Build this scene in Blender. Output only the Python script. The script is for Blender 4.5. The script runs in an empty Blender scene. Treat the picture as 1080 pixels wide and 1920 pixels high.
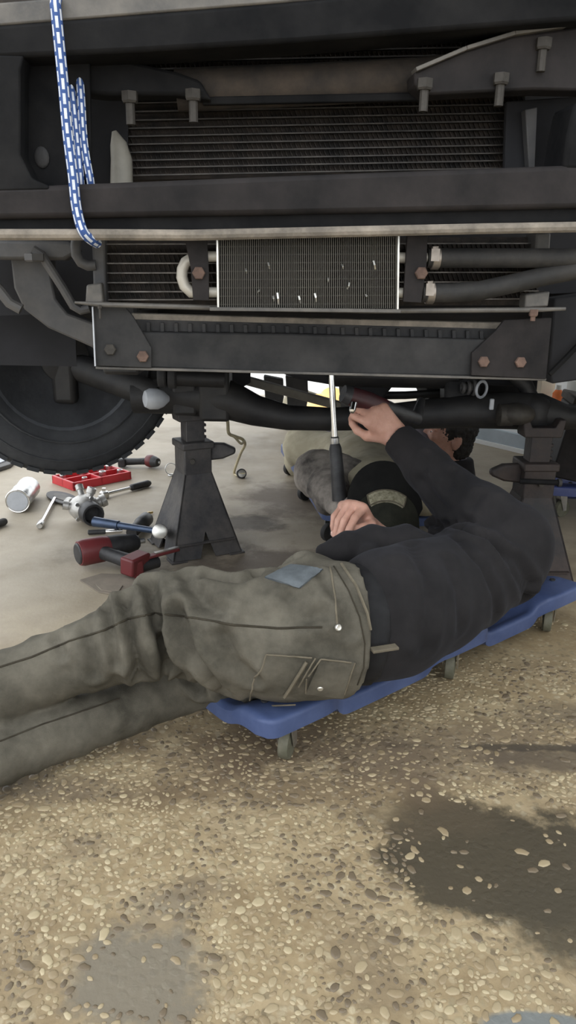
import bpy, bmesh, math, random
import numpy as np
from mathutils import Vector, Matrix, noise
from mathutils.bvhtree import BVHTree
random.seed(7); np.random.seed(7)
S = bpy.context.scene
C = S.collection
# ------------------------------------------------------------------ camera
CH, PITCH, ROLL, FPX = .84, math.radians(18.), math.radians(1.), 1400.
cam_d = bpy.data.cameras.new('camera'); cam = bpy.data.objects.new('camera', cam_d); C.objects.link(cam)
cam_d.sensor_fit = 'VERTICAL'; cam_d.sensor_height = 36.; cam_d.lens = 36.*FPX/1920.; cam_d.clip_start = .02
cam.matrix_world = Matrix.Translation((0, 0, CH)) @ Matrix.Rotation(math.pi/2-PITCH, 4, 'X') @ Matrix.Rotation(ROLL, 4, 'Z')
S.camera = cam
# ------------------------------------------------------------------ daylight
w = bpy.data.worlds.new('world'); S.world = w; w.use_nodes = True
bg = w.node_tree.nodes['Background']; bg.inputs[0].default_value = (.93, .965, 1., 1); bg.inputs[1].default_value = 1.08
S.view_settings.view_transform = 'Standard'; S.view_settings.look = 'None'; S.view_settings.gamma = 1.
S.view_settings.use_curve_mapping = False
S.view_settings.exposure = 1.2
# ------------------------------------------------------------------ geometry helpers
def V(*a): return Vector(a[0]) if len(a) == 1 else Vector(a)
def ray(px, py):
    u0, v0 = (px-540)/FPX, (960-py)/FPX
    u = u0*math.cos(ROLL)-v0*math.sin(ROLL); v = u0*math.sin(ROLL)+v0*math.cos(ROLL)
    c, s = math.cos(PITCH), math.sin(PITCH)
    return Vector((u, c+v*s, -s+v*c))
CAMP = Vector((0, 0, CH))
def atz(px, py, z):
    r = ray(px, py); return CAMP + r*((z-CH)/r.z)
def aty(px, py, y):
    r = ray(px, py); return CAMP + r*(y/r.y)
YAW = math.radians(6); TY = math.tan(YAW); Y0 = 1.36
REAR = Vector((-math.sin(YAW), math.cos(YAW), 0)); SIDE = Vector((math.cos(YAW), math.sin(YAW), 0)); UP = Vector((0, 0, 1))
def tp(px, py, b=0.):                      # a point on the truck's cross plane b metres behind the radiator support
    r = ray(px, py); return CAMP + r*((Y0+b)/(r.y-TY*r.x))
def frame(d, up=(0, 0, 1)):
    d = V(d).normalized(); u = V(up)
    if abs(d.dot(u)) > .97: u = Vector((1, 0, 0))
    x = u.cross(d).normalized(); y = d.cross(x)
    return x, y, d
class MB:
    def __init__(s): s.v = []; s.f = []; s.uv = None
    def add(s, vs, fs):
        n = len(s.v); s.v += [tuple(p) for p in vs]; s.f += [tuple(i+n for i in f) for f in fs]; return s
    def box(s, c, size, m=None):
        hx, hy, hz = [k/2 for k in size]; m = m or Matrix.Identity(3); c = V(c)
        vs = [c + m @ Vector((x*hx, y*hy, z*hz)) for x in (-1, 1) for y in (-1, 1) for z in (-1, 1)]
        return s.add(vs, [(0, 1, 3, 2), (4, 6, 7, 5), (0, 4, 5, 1), (2, 3, 7, 6), (0, 2, 6, 4), (1, 5, 7, 3)])
    def bar(s, a, b, wx, wy, up=(0, 0, 1)):
        a, b = V(a), V(b); x, y, d = frame(b-a, up); m = Matrix((x, y, d)).transposed()
        return s.box((a+b)/2, (wx, wy, (b-a).length), m)
    def prism(s, pts, ext):
        n = len(pts); ext = V(ext); pts = [V(p) for p in pts]
        return s.add(pts+[p+ext for p in pts], [tuple(range(n))[::-1], tuple(range(n, 2*n))]+[(i, (i+1) % n, n+(i+1) % n, n+i) for i in range(n)])
    def tube(s, pts, r, n=12, caps=True, closed=False):
        pts = [V(p) for p in pts]; L = len(pts); rs = r if isinstance(r, (list, tuple)) else [r]*L
        base = len(s.v); prev = None; acc = 0; uvs = []
        for i, p in enumerate(pts):
            a = pts[i-1] if i else (pts[-1] if closed else p); b = pts[i+1] if i+1 < L else (pts[0] if closed else p)
            d = (b-a).normalized()
            if prev is None: x, y, _ = frame(d)
            else:
                x = (prev - d*prev.dot(d)).normalized(); y = d.cross(x)
            prev = x
            for k in range(n):
                t = 2*math.pi*k/n; s.v.append(tuple(p + (x*math.cos(t)+y*math.sin(t))*rs[i]))
        for i in range(L if closed else L-1):
            j = (i+1) % L
            for k in range(n):
                k2 = (k+1) % n; s.f.append((base+i*n+k, base+i*n+k2, base+j*n+k2, base+j*n+k))
        if caps and not closed:
            s.f.append(tuple(base+k for k in range(n))[::-1]); s.f.append(tuple(base+(L-1)*n+k for k in range(n)))
        return s
    def cyl(s, a, b, r0, r1=None, n=16): return s.tube([a, b], [r0, r0 if r1 is None else r1], n)
    def lathe(s, o, axis, prof, n=24):           # prof: (radius, along) pairs
        o = V(o); x, y, d = frame(axis); base = len(s.v); L = len(prof)
        for r, h in prof:
            for k in range(n):
                t = 2*math.pi*k/n; s.v.append(tuple(o + d*h + (x*math.cos(t)+y*math.sin(t))*max(r, 1e-4)))
        for i in range(L-1):
            for k in range(n):
                k2 = (k+1) % n; s.f.append((base+i*n+k, base+i*n+k2, base+(i+1)*n+k2, base+(i+1)*n+k))
        s.f.append(tuple(base+k for k in range(n))[::-1]); s.f.append(tuple(base+(L-1)*n+k for k in range(n)))
        return s
    def ball(s, c, r, m=None, n=16):
        r = r if isinstance(r, (list, tuple)) else (r, r, r); c = V(c); m = m or Matrix.Identity(3); vs = []; fs = []; k = n//2
        for i in range(k+1):
            a = math.pi*i/k
            for j in range(n):
                t = 2*math.pi*j/n
                vs.append(c + m @ Vector((r[0]*math.sin(a)*math.cos(t), r[1]*math.sin(a)*math.sin(t), r[2]*math.cos(a))))
        for i in range(k):
            for j in range(n): fs.append((i*n+j, (i+1)*n+j, (i+1)*n+(j+1) % n, i*n+(j+1) % n))
        return s.add(vs, fs)
    def torus(s, c, axis, R, r, n=28, m=10, a0=0., a1=2*math.pi):
        x, y, d = frame(axis); c = V(c); full = abs(a1-a0-2*math.pi) < 1e-6; N = n if full else n+1
        return s.tube([c+(x*math.cos(a0+(a1-a0)*i/n)+y*math.sin(a0+(a1-a0)*i/n))*R for i in range(N)], r, m, closed=full)
    def build(s, name, mat, parent=None, origin=None, smooth=35, bevel=0, seg=2):
        me = bpy.data.meshes.new(name)
        o = V(origin) if origin is not None else Vector((0, 0, 0))
        if origin is None and parent is not None and parent.get('_world'): o = V(parent['_world'])
        me.from_pydata([(x-o.x, y-o.y, z-o.z) for x, y, z in s.v], [], s.f)
        bm = bmesh.new(); bm.from_mesh(me); bmesh.ops.remove_doubles(bm, verts=bm.verts, dist=1e-5)
        bmesh.ops.recalc_face_normals(bm, faces=bm.faces); bm.to_mesh(me); bm.free()
        return obj(name, me, mat, parent, smooth, bevel, seg)
def obj(name, me, mat, parent=None, smooth=35, bevel=0, seg=2):
    me.materials.append(M[mat]); ob = bpy.data.objects.new(name, me); C.objects.link(ob)
    if parent is not None:
        ob.parent = parent
        if parent.get('_world'): ob['_world'] = list(parent['_world'])
    if smooth:
        me.shade_smooth()
        if smooth < 180 and hasattr(me, 'set_sharp_from_angle'): me.set_sharp_from_angle(angle=math.radians(smooth))
    if bevel:
        b = ob.modifiers.new('bevel', 'BEVEL'); b.width = bevel; b.segments = seg; b.limit_method = 'ANGLE'; b.angle_limit = math.radians(40)
    return ob
def tag(o, label, cat, group=None, kind=None):
    o['label'] = label; o['category'] = cat
    if group: o['group'] = group
    if kind: o['kind'] = kind
    return o
def thing(name, label, cat, loc=(0, 0, 0), rotz=0., group=None, world=False, rot=None):
    o = bpy.data.objects.new(name, None); o.empty_display_size = .05; C.objects.link(o); o.location = loc
    o.rotation_euler = rot or (0, 0, rotz)
    if world: o['_world'] = list(loc)
    return tag(o, label, cat, group)
def struct(name, mb, mat, **k):
    o = mb.build(name, mat, **k); o['kind'] = 'structure'; return o
def dup(o, parent=None):
    c = o.copy(); C.objects.link(c)
    if parent is not None: c.parent = parent
    for ch in list(o.children): dup(ch, c)
    return c
# ------------------------------------------------------------------ materials
M = {}
def nodes(name):
    m = bpy.data.materials.new(name); m.use_nodes = True; M[name] = m
    nt = m.node_tree; return m, nt, nt.nodes, nt.links, nt.nodes['Principled BSDF']
def mat(name, col, rough=.6, metal=0., var=.25, scale=12., bump=.1, bscale=60., col2=None, amt=.5, spec=.5, sss=0.):
    m, nt, N, L, P = nodes(name)
    tc = N.new('ShaderNodeTexCoord')
    n1 = N.new('ShaderNodeTexNoise'); n1.inputs['Scale'].default_value = scale; n1.inputs['Detail'].default_value = 6; n1.inputs['Roughness'].default_value = .65
    L.new(tc.outputs['Object'], n1.inputs['Vector'])
    r = N.new('ShaderNodeValToRGB'); r.color_ramp.elements[0].position = .5-amt*.3; r.color_ramp.elements[1].position = .5+(1-amt)*.45
    c2 = col2 or tuple(min(1, c*(1+var)) for c in col)
    r.color_ramp.elements[0].color = (*[c*(1-var*.6) for c in col], 1); r.color_ramp.elements[1].color = (*c2, 1)
    L.new(n1.outputs['Fac'], r.inputs['Fac']); L.new(r.outputs['Color'], P.inputs['Base Color'])
    P.inputs['Roughness'].default_value = rough; P.inputs['Metallic'].default_value = metal; P.inputs['Specular IOR Level'].default_value = spec
    if sss: P.inputs['Subsurface Weight'].default_value = sss; P.inputs['Subsurface Radius'].default_value = (.01, .004, .002)
    if bump:
        n2 = N.new('ShaderNodeTexNoise'); n2.inputs['Scale'].default_value = bscale; n2.inputs['Detail'].default_value = 4
        L.new(tc.outputs['Object'], n2.inputs['Vector'])
        b = N.new('ShaderNodeBump'); b.inputs['Strength'].default_value = bump; b.inputs['Distance'].default_value = .004
        L.new(n2.outputs['Fac'], b.inputs['Height']); L.new(b.outputs['Normal'], P.inputs['Normal'])
    return m
def cloth(name, col, col2, weave=900., bump=.25, scale=7., rough=.9, amt=.5):
    m = mat(name, col, rough, 0, .2, scale, bump, weave, col2, amt, .15)
    return m
mat('dimmed_black_paint', (.0075, .0078, .0088), .75, 0, .5, 9, .12, 90, (.018, .0175, .0175), .45, .12)  # weaker light on the upper beams is put into this darker colour
mat('lit_black_paint', (.022, .0225, .0235), .65, 0, .5, 9, .12, 90, (.048, .046, .045), .45, .25)  # lighter copy of the black paint, for the better-lit low crossmember
mat('brown_black', (.014, .013, .0135), .7, 0, .5, 7, .15, 90, (.034, .029, .028), .5, .2)
mat('dusty_lip', (.16, .14, .115), .85, 0, .35, 22, .3, 120, (.30, .26, .21), .5)
mat('dust_metal', (.09, .087, .083), .6, .3, .3, 14, .15, 100, (.17, .155, .135), .5)
mat('rust_tan', (.030, .025, .021), .85, 0, .5, 16, .35, 90, (.07, .052, .038), .45)
mat('rust_bolt', (.11, .07, .055), .8, .2, .4, 40, .3, 140, (.19, .12, .09), .5)
mat('bolt_grey', (.05, .045, .039), .65, .4, .3, 60, .2, 140)
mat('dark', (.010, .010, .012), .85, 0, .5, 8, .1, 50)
mat('axle_black', (.012, .012, .014), .6, .1, .6, 10, .2, 70, (.03, .028, .026), .4)
mat('rail_grey', (.055, .056, .06), .6, .1, .3, 9, .15, 80, (.10, .094, .088), .5)
mat('tube_dark', (.045, .042, .04), .55, .5, .4, 20, .1, 200, (.09, .08, .07), .5)
mat('tube_metal', (.075, .07, .066), .5, .6, .4, 20, .1, 200, (.22, .2, .18), .5)
mat('fin_dark', (.020, .018, .016), .8, .2, .5, 30, .2, 220, (.06, .045, .035), .5)
mat('cooler_fin', (.13, .12, .10), .5, .6, .35, 16, .1, 200, (.075, .068, .06), .5)
mat('cooler_back', (.03, .028, .024), .7, .4, .3, 16, .1, 200)
mat('aluminium', (.62, .61, .57), .35, .85, .2, 30, .05, 200)
mat('cream_pipe', (.50, .47, .41), .5, .2, .15, 20, .05, 100)
mat('white_plastic', (.72, .72, .68), .45, 0, .1, 10, .03, 60)
mat('rubber', (.020, .020, .021), .75, 0, .4, 14, .2, 120, (.045, .042, .040), .4)
mat('hose', (.018, .0175, .017), .7, 0, .4, 18, .2, 100, (.042, .038, .034), .45)
mat('clamp_steel', (.26, .23, .2), .45, .7, .3, 40, .1, 120)
mat('bottle_dull', (.24, .225, .19), .6, 0, .2, 20, .05, 80)
mat('tyre', (.022, .024, .028), .8, 0, .4, 10, .25, 60, (.045, .047, .05), .45)
mat('rim', (.10, .105, .115), .5, .6, .3, 10, .1, 60)
mat('light_grey', (.42, .44, .47), .5, .1, .2, 12, .05, 60)
mat('stand_paint', (.050, .050, .056), .55, .2, .5, 11, .25, 70, (.11, .10, .092), .45)
mat('stand_rust', (.028, .027, .029), .65, .2, .5, 7, .3, 70, (.075, .05, .04), .3)
mat('blue_plastic', (.046, .070, .165), .5, 0, .25, 9, .08, 220, (.075, .105, .215), .5, .35)
mat('navy_plastic', (.030, .045, .16), .45, 0, .25, 9, .08, 220, (.05, .07, .21), .5)
mat('wheel_olive', (.10, .10, .065), .7, 0, .3, 40, .2, 200, (.16, .15, .11), .5)
mat('chrome', (.78, .78, .77), .18, 1., .1, 20, .02, 60)
mat('chrome_dull', (.55, .55, .54), .33, .95, .25, 40, .08, 100)
mat('cast_alloy', (.46, .45, .43), .45, .7, .35, 30, .25, 120)
mat('red_plastic', (.55, .035, .045), .4, 0, .2, 14, .05, 80)
mat('red_tool', (.15, .028, .031), .45, 0, .4, 14, .1, 80, (.14, .02, .022), .5)
mat('black_plastic', (.020, .020, .022), .5, 0, .4, 20, .1, 120, (.05, .05, .052), .4)
mat('blue_steel', (.06, .085, .14), .4, .6, .3, 20, .05, 100)
mat('brass', (.62, .45, .18), .35, .9, .15, 30, .05, 80)
mat('cable_cream', (.52, .46, .30), .6, 0, .25, 40, .1, 150)
mat('card_brown', (.20, .17, .135), .9, 0, .25, 12, .1, 70)
mat('skin', (.50, .27, .20), .55, 0, .2, 25, .12, 300, (.60, .35, .27), .5, .4, .15)
mat('nail', (.66, .42, .35), .35, 0, .1, 30, 0)
mat('hair', (.012, .010, .009), .6, 0, .6, 60, .6, 300, (.035, .026, .02), .4)
cloth('olive_canvas', (.064, .059, .046), (.155, .141, .112), 700, .3, 9.)
cloth('olive_seam', (.034, .029, .021), (.06, .052, .038), 700, .2, 20.)
cloth('olive_edge', (.115, .10, .072), (.18, .155, .115), 700, .2, 20.)
cloth('denim_blue', (.075, .085, .092), (.15, .168, .18), 800, .25, 14.)
bc_ = cloth('black_cotton', (.0125, .0118, .0122), (.027, .025, .0255), 600, .2, 6.)
P_ = bc_.node_tree.nodes['Principled BSDF']; P_.inputs['Sheen Weight'].default_value = .035; P_.inputs['Sheen Roughness'].default_value = .5; P_.inputs['Sheen Tint'].default_value = (.75, .8, 1., 1)
cloth('belt_black', (.012, .012, .013), (.024, .024, .025), 300, .1, 12., .6)
cloth('grey_jacket', (.04, .037, .036), (.38, .34, .30), 500, .25, 8., .9, .6)
cloth('khaki', (.40, .36, .26), (.54, .49, .37), 700, .25, 9.)
cloth('mauve_shirt', (.13, .12, .14), (.20, .185, .21), 600, .2, 9.)
cloth('cap_black', (.016, .017, .013), (.04, .041, .03), 700, .3, 10.)  # crown lighter than the brim: its lit front is put into the colour
cloth('cap_brim', (.007, .007, .007), (.015, .015, .014), 700, .2, 10.)
cloth('cap_patch', (.20, .185, .12), (.45, .42, .31), 240, .6, 110.)
mat('wall_white', (.86, .87, .87), .8, 0, .06, 3, .05, 30)
mat('wall_band', (.42, .49, .55), .6, 0, .2, 5, .1, 40, (.52, .59, .65), .5)
mat('ceiling_white', (.55, .54, .51), .9, 0, .1, 3, .05, 30)
mat('orange', (.85, .22, .06), .5, 0, .1, 10, 0)
mat('cream_card', (.66, .58, .46), .85, 0, .1, 10, .05, 60)
mat('pebble_a', (.40, .325, .19), .5, 0, .25, 30, .1, 200, (.50, .42, .275), .5)
mat('pebble_b', (.33, .26, .15), .5, 0, .25, 30, .1, 200, (.44, .36, .23), .5)
mat('pebble_c', (.26, .195, .11), .5, 0, .3, 30, .1, 200, (.36, .285, .175), .5)
mat('pebble_d', (.13, .098, .06), .5, 0, .3, 30, .1, 200, (.20, .155, .10), .5)
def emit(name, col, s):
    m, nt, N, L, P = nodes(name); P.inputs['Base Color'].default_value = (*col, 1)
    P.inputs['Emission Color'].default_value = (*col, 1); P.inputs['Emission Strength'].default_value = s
emit('yellow_glow', (1., .68, .28), .55)  # brightness of the yellow patch put in as emission
mat('bar_pale', (.30, .285, .25), .7, .1, .2, 9, .1, 60, (.42, .40, .355), .5)
mat('red_dark', (.075, .014, .018), .45, 0, .4, 14, .1, 80, (.03, .01, .012), .5)
m, nt, N, L, P = nodes('clear_glass'); P.inputs['Transmission Weight'].default_value = .0; P.inputs['Base Color'].default_value = (.7, .75, .75, 1); P.inputs['Roughness'].default_value = .1
def rope_mat():
    m, nt, N, L, P = nodes('rope')
    uv = N.new('ShaderNodeUVMap'); ck = N.new('ShaderNodeTexBrick'); sw = N.new('ShaderNodeSeparateXYZ'); cm_ = N.new('ShaderNodeCombineXYZ')
    L.new(uv.outputs['UV'], sw.inputs[0]); L.new(sw.outputs['X'], cm_.inputs['Y']); L.new(sw.outputs['Y'], cm_.inputs['X']); L.new(cm_.outputs[0], ck.inputs['Vector'])
    for k_, v_ in (('Scale', 1.), ('Mortar Size', .24), ('Mortar Smooth', .0), ('Brick Width', 1.8), ('Row Height', 1.), ('Bias', 0.)): ck.inputs[k_].default_value = v_
    ck.offset = .5
    ck.inputs['Color1'].default_value = (.62, .66, .72, 1); ck.inputs['Color2'].default_value = (.70, .73, .78, 1); ck.inputs['Mortar'].default_value = (.035, .085, .26, 1)
    wv = N.new('ShaderNodeTexNoise'); wv.inputs['Scale'].default_value = 700; 
    b = N.new('ShaderNodeBump'); b.inputs['Strength'].default_value = .5; b.inputs['Distance'].default_value = .002
    tc = N.new('ShaderNodeTexCoord'); L.new(tc.outputs['Object'], wv.inputs['Vector']); L.new(wv.outputs['Fac'], b.inputs['Height'])
    L.new(b.outputs['Normal'], P.inputs['Normal']); L.new(ck.outputs['Color'], P.inputs['Base Color']); P.inputs['Roughness'].default_value = .7
rope_mat()
# oil, grime and cement patches on the floor: centre x, y, half sizes, colour, strength, edge softness, raggedness
STAINS = [(.33, .915, .20, .15, (.052, .043, .028), .95, .3, .55), (.385, .80, .11, .09, (.058, .048, .031), .9, .4, .55), (.24, 1.0, .15, .06, (.085, .066, .042), .75, .5, .6),
    (-.17, .71, .105, .085, (.17, .15, .115), .88, .4, .6), (-.16, .81, .07, .045, (.15, .13, .10), .6, .6, .6), (.30, .645, .075, .026, (.15, .165, .165), .92, .2, .2),
    (.12, .73, .07, .09, (.19, .145, .09), .6, .6, .7), (-.115, .85, .05, .03, (.14, .11, .075), .6, .6, .7), (-.30, .92, .05, .04, (.17, .13, .085), .5, .6, .7), (.0, 1.07, .34, .075, (.13, .092, .055), .62, .6, .7),
    (.0, 1.17, .33, .10, (.115, .080, .055), .68, .6, .6), (.30, 1.18, .32, .13, (.15, .115, .08), .6, .7, .6), (.55, 1.15, .22, .05, (.095, .075, .055), .75, .4, .6), (-.42, 1.05, .2, .05, (.13, .10, .07), .6, .6, .6),
    (.0, 2.05, .35, .22, (.085, .062, .045), .8, .5, .55), (.05, 2.75, .30, .34, (.12, .092, .07), .75, .6, .55), (-.15, 2.45, .18, .10, (.06, .048, .038), .75, .5, .55), (-.52, 2.15, .22, .10, (.13, .115, .09), .6, .6, .55),
    (-.25, 2.05, .2, .09, (.10, .085, .07), .5, .6, .55), (.52, 1.19, .32, .014, (.055, .045, .034), .8, .5, .9), (.62, 1.30, .25, .06, (.13, .105, .075), .6, .6, .55)]
def floor_mat():
    m, nt, N, L, P = nodes('floor_concrete')
    tc = N.new('ShaderNodeTexCoord'); co = tc.outputs['Object']
    def nz(sc, det=6, rough=.6, vec=co):
        n = N.new('ShaderNodeTexNoise'); n.inputs['Scale'].default_value = sc; n.inputs['Detail'].default_value = det; n.inputs['Roughness'].default_value = rough
        L.new(vec, n.inputs['Vector']); return n
    def ramp(src, stops):
        r = N.new('ShaderNodeValToRGB'); e = r.color_ramp.elements
        while len(e) < len(stops): e.new(.5)
        for k, (p, c) in enumerate(stops):
            e[k].position = p; e[k].color = (*c, 1) if isinstance(c, tuple) else (c, c, c, 1)
        L.new(src, r.inputs['Fac']); return r.outputs['Color']
    def mix(fac, a, b, bt='MIX'):
        x = N.new('ShaderNodeMix'); x.data_type = 'RGBA'; x.blend_type = bt
        if isinstance(fac, float): x.inputs['Factor'].default_value = fac
        else: L.new(fac, x.inputs['Factor'])
        for s_, q in ((6, a), (7, b)):
            if isinstance(q, tuple): x.inputs[s_].default_value = (*q, 1)
            else: L.new(q, x.inputs[s_])
        return x.outputs[2]
    def math_(op, a, b=None):
        x = N.new('ShaderNodeMath'); x.operation = op
        for k, q in enumerate((a, b)):
            if q is None: continue
            if isinstance(q, (int, float)): x.inputs[k].default_value = q
            else: L.new(q, x.inputs[k])
        return x.outputs[0]
    vo = N.new('ShaderNodeTexVoronoi'); vo.inputs['Scale'].default_value = 85; vo.inputs['Randomness'].default_value = 1.
    wv = nz(60, 2); wm = N.new('ShaderNodeVectorMath'); wm.operation = 'MULTIPLY_ADD'; wm.inputs[1].default_value = (.012, .012, 0)
    L.new(wv.outputs['Color'], wm.inputs[0]); L.new(co, wm.inputs[2]); L.new(wm.outputs[0], vo.inputs['Vector'])
    peb = ramp(vo.outputs['Distance'], [(.30, 1.), (.55, 0.)])
    sep = N.new('ShaderNodeSeparateColor'); L.new(vo.outputs['Color'], sep.inputs[0])
    pcol = ramp(sep.outputs[0], [(0., (.17, .135, .085)), (.5, (.33, .27, .165)), (1., (.47, .40, .27))])
    big = nz(1.7, 5).outputs['Fac']; med = nz(7., 7, .7).outputs['Fac']; fine = nz(120., 3).outputs['Fac']
    base = ramp(med, [(.28, (.18, .128, .068)), (.5, (.315, .242, .14)), (.75, (.44, .355, .225))])
    # worn area where the stones of the concrete show: near the camera's side of the bay
    sx = N.new('ShaderNodeSeparateXYZ'); L.new(co, sx.inputs[0])
    near = math_('SUBTRACT', math_('ADD', 1.85, math_('MULTIPLY', sx.outputs['X'], .55)), math_('ADD', sx.outputs['Y'], math_('MULTIPLY', big, .5)))
    nearf = ramp(near, [(0., 0.), (.35, 1.)])
    nearf = mix(ramp(med, [(.36, 0.), (.52, 1.)]), (0., 0., 0.), nearf)
    pf = mix(.0, nearf, nearf); pm = N.new('ShaderNodeMix'); pm.data_type = 'RGBA'; pm.blend_type = 'MULTIPLY'; pm.inputs['Factor'].default_value = 1.
    L.new(peb, pm.inputs[6]); L.new(nearf, pm.inputs[7])
    c = mix(pm.outputs[2], base, pcol)
    c = mix(ramp(nz(3.6, 8, .7).outputs['Fac'], [(.48, 0.), (.66, .62)]), c, (.165, .12, .07))
    # smooth grey screed further in
    smooth = ramp(nz(2.3, 6).outputs['Fac'], [(.3, (.27, .235, .18)), (.6, (.43, .38, .305)), (.8, (.50, .45, .375))])
    c = mix(ramp(sx.outputs['Y'], [(1.5, 0.), (2.1, 1.)]) if False else ramp(math_('MULTIPLY', math_('SUBTRACT', math_('SUBTRACT', sx.outputs['Y'], math_('MULTIPLY', sx.outputs['X'], .45)), 1.42), 1.2), [(0., 0.), (.9, .85)]), c, smooth)
    # stains, each with a place and an irregular outline
    def stain(cx, cy, rx, ry, col, strength, edge=.35, rag=.55):
        nonlocal c
        dx = math_('DIVIDE', math_('SUBTRACT', sx.outputs['X'], cx), rx); dy = math_('DIVIDE', math_('SUBTRACT', sx.outputs['Y'], cy), ry)
        d = math_('SQRT', math_('ADD', math_('MULTIPLY', dx, dx), math_('MULTIPLY', dy, dy)))
        d = math_('ADD', d, math_('MULTIPLY', math_('SUBTRACT', nz(7., 9, .68).outputs['Fac'], .5), rag*3.6))
        f = ramp(d, [(1-edge, strength), (1+edge*.4, 0.)])
        c = mix(f, c, col)
    for q in STAINS: stain(*q)
    out = ramp(math_('MULTIPLY', math_('SUBTRACT', sx.outputs['Y'], 5.2), 4.), [(0., 0.), (.5, 1.)])
    c = mix(out, c, (.62, .60, .56))
    L.new(c, P.inputs['Base Color'])
    P.inputs['Specular IOR Level'].default_value = .35
    rr = ramp(med, [(.3, .72), (.7, .5)]); L.new(rr, P.inputs['Roughness'])
    b = N.new('ShaderNodeBump'); b.inputs['Strength'].default_value = .35; b.inputs['Distance'].default_value = .003
    hh = math_('ADD', math_('MULTIPLY', fine, .6), math_('MULTIPLY', pm.outputs[2], .5)); L.new(hh, b.inputs['Height']); L.new(b.outputs['Normal'], P.inputs['Normal'])
floor_mat()
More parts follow.
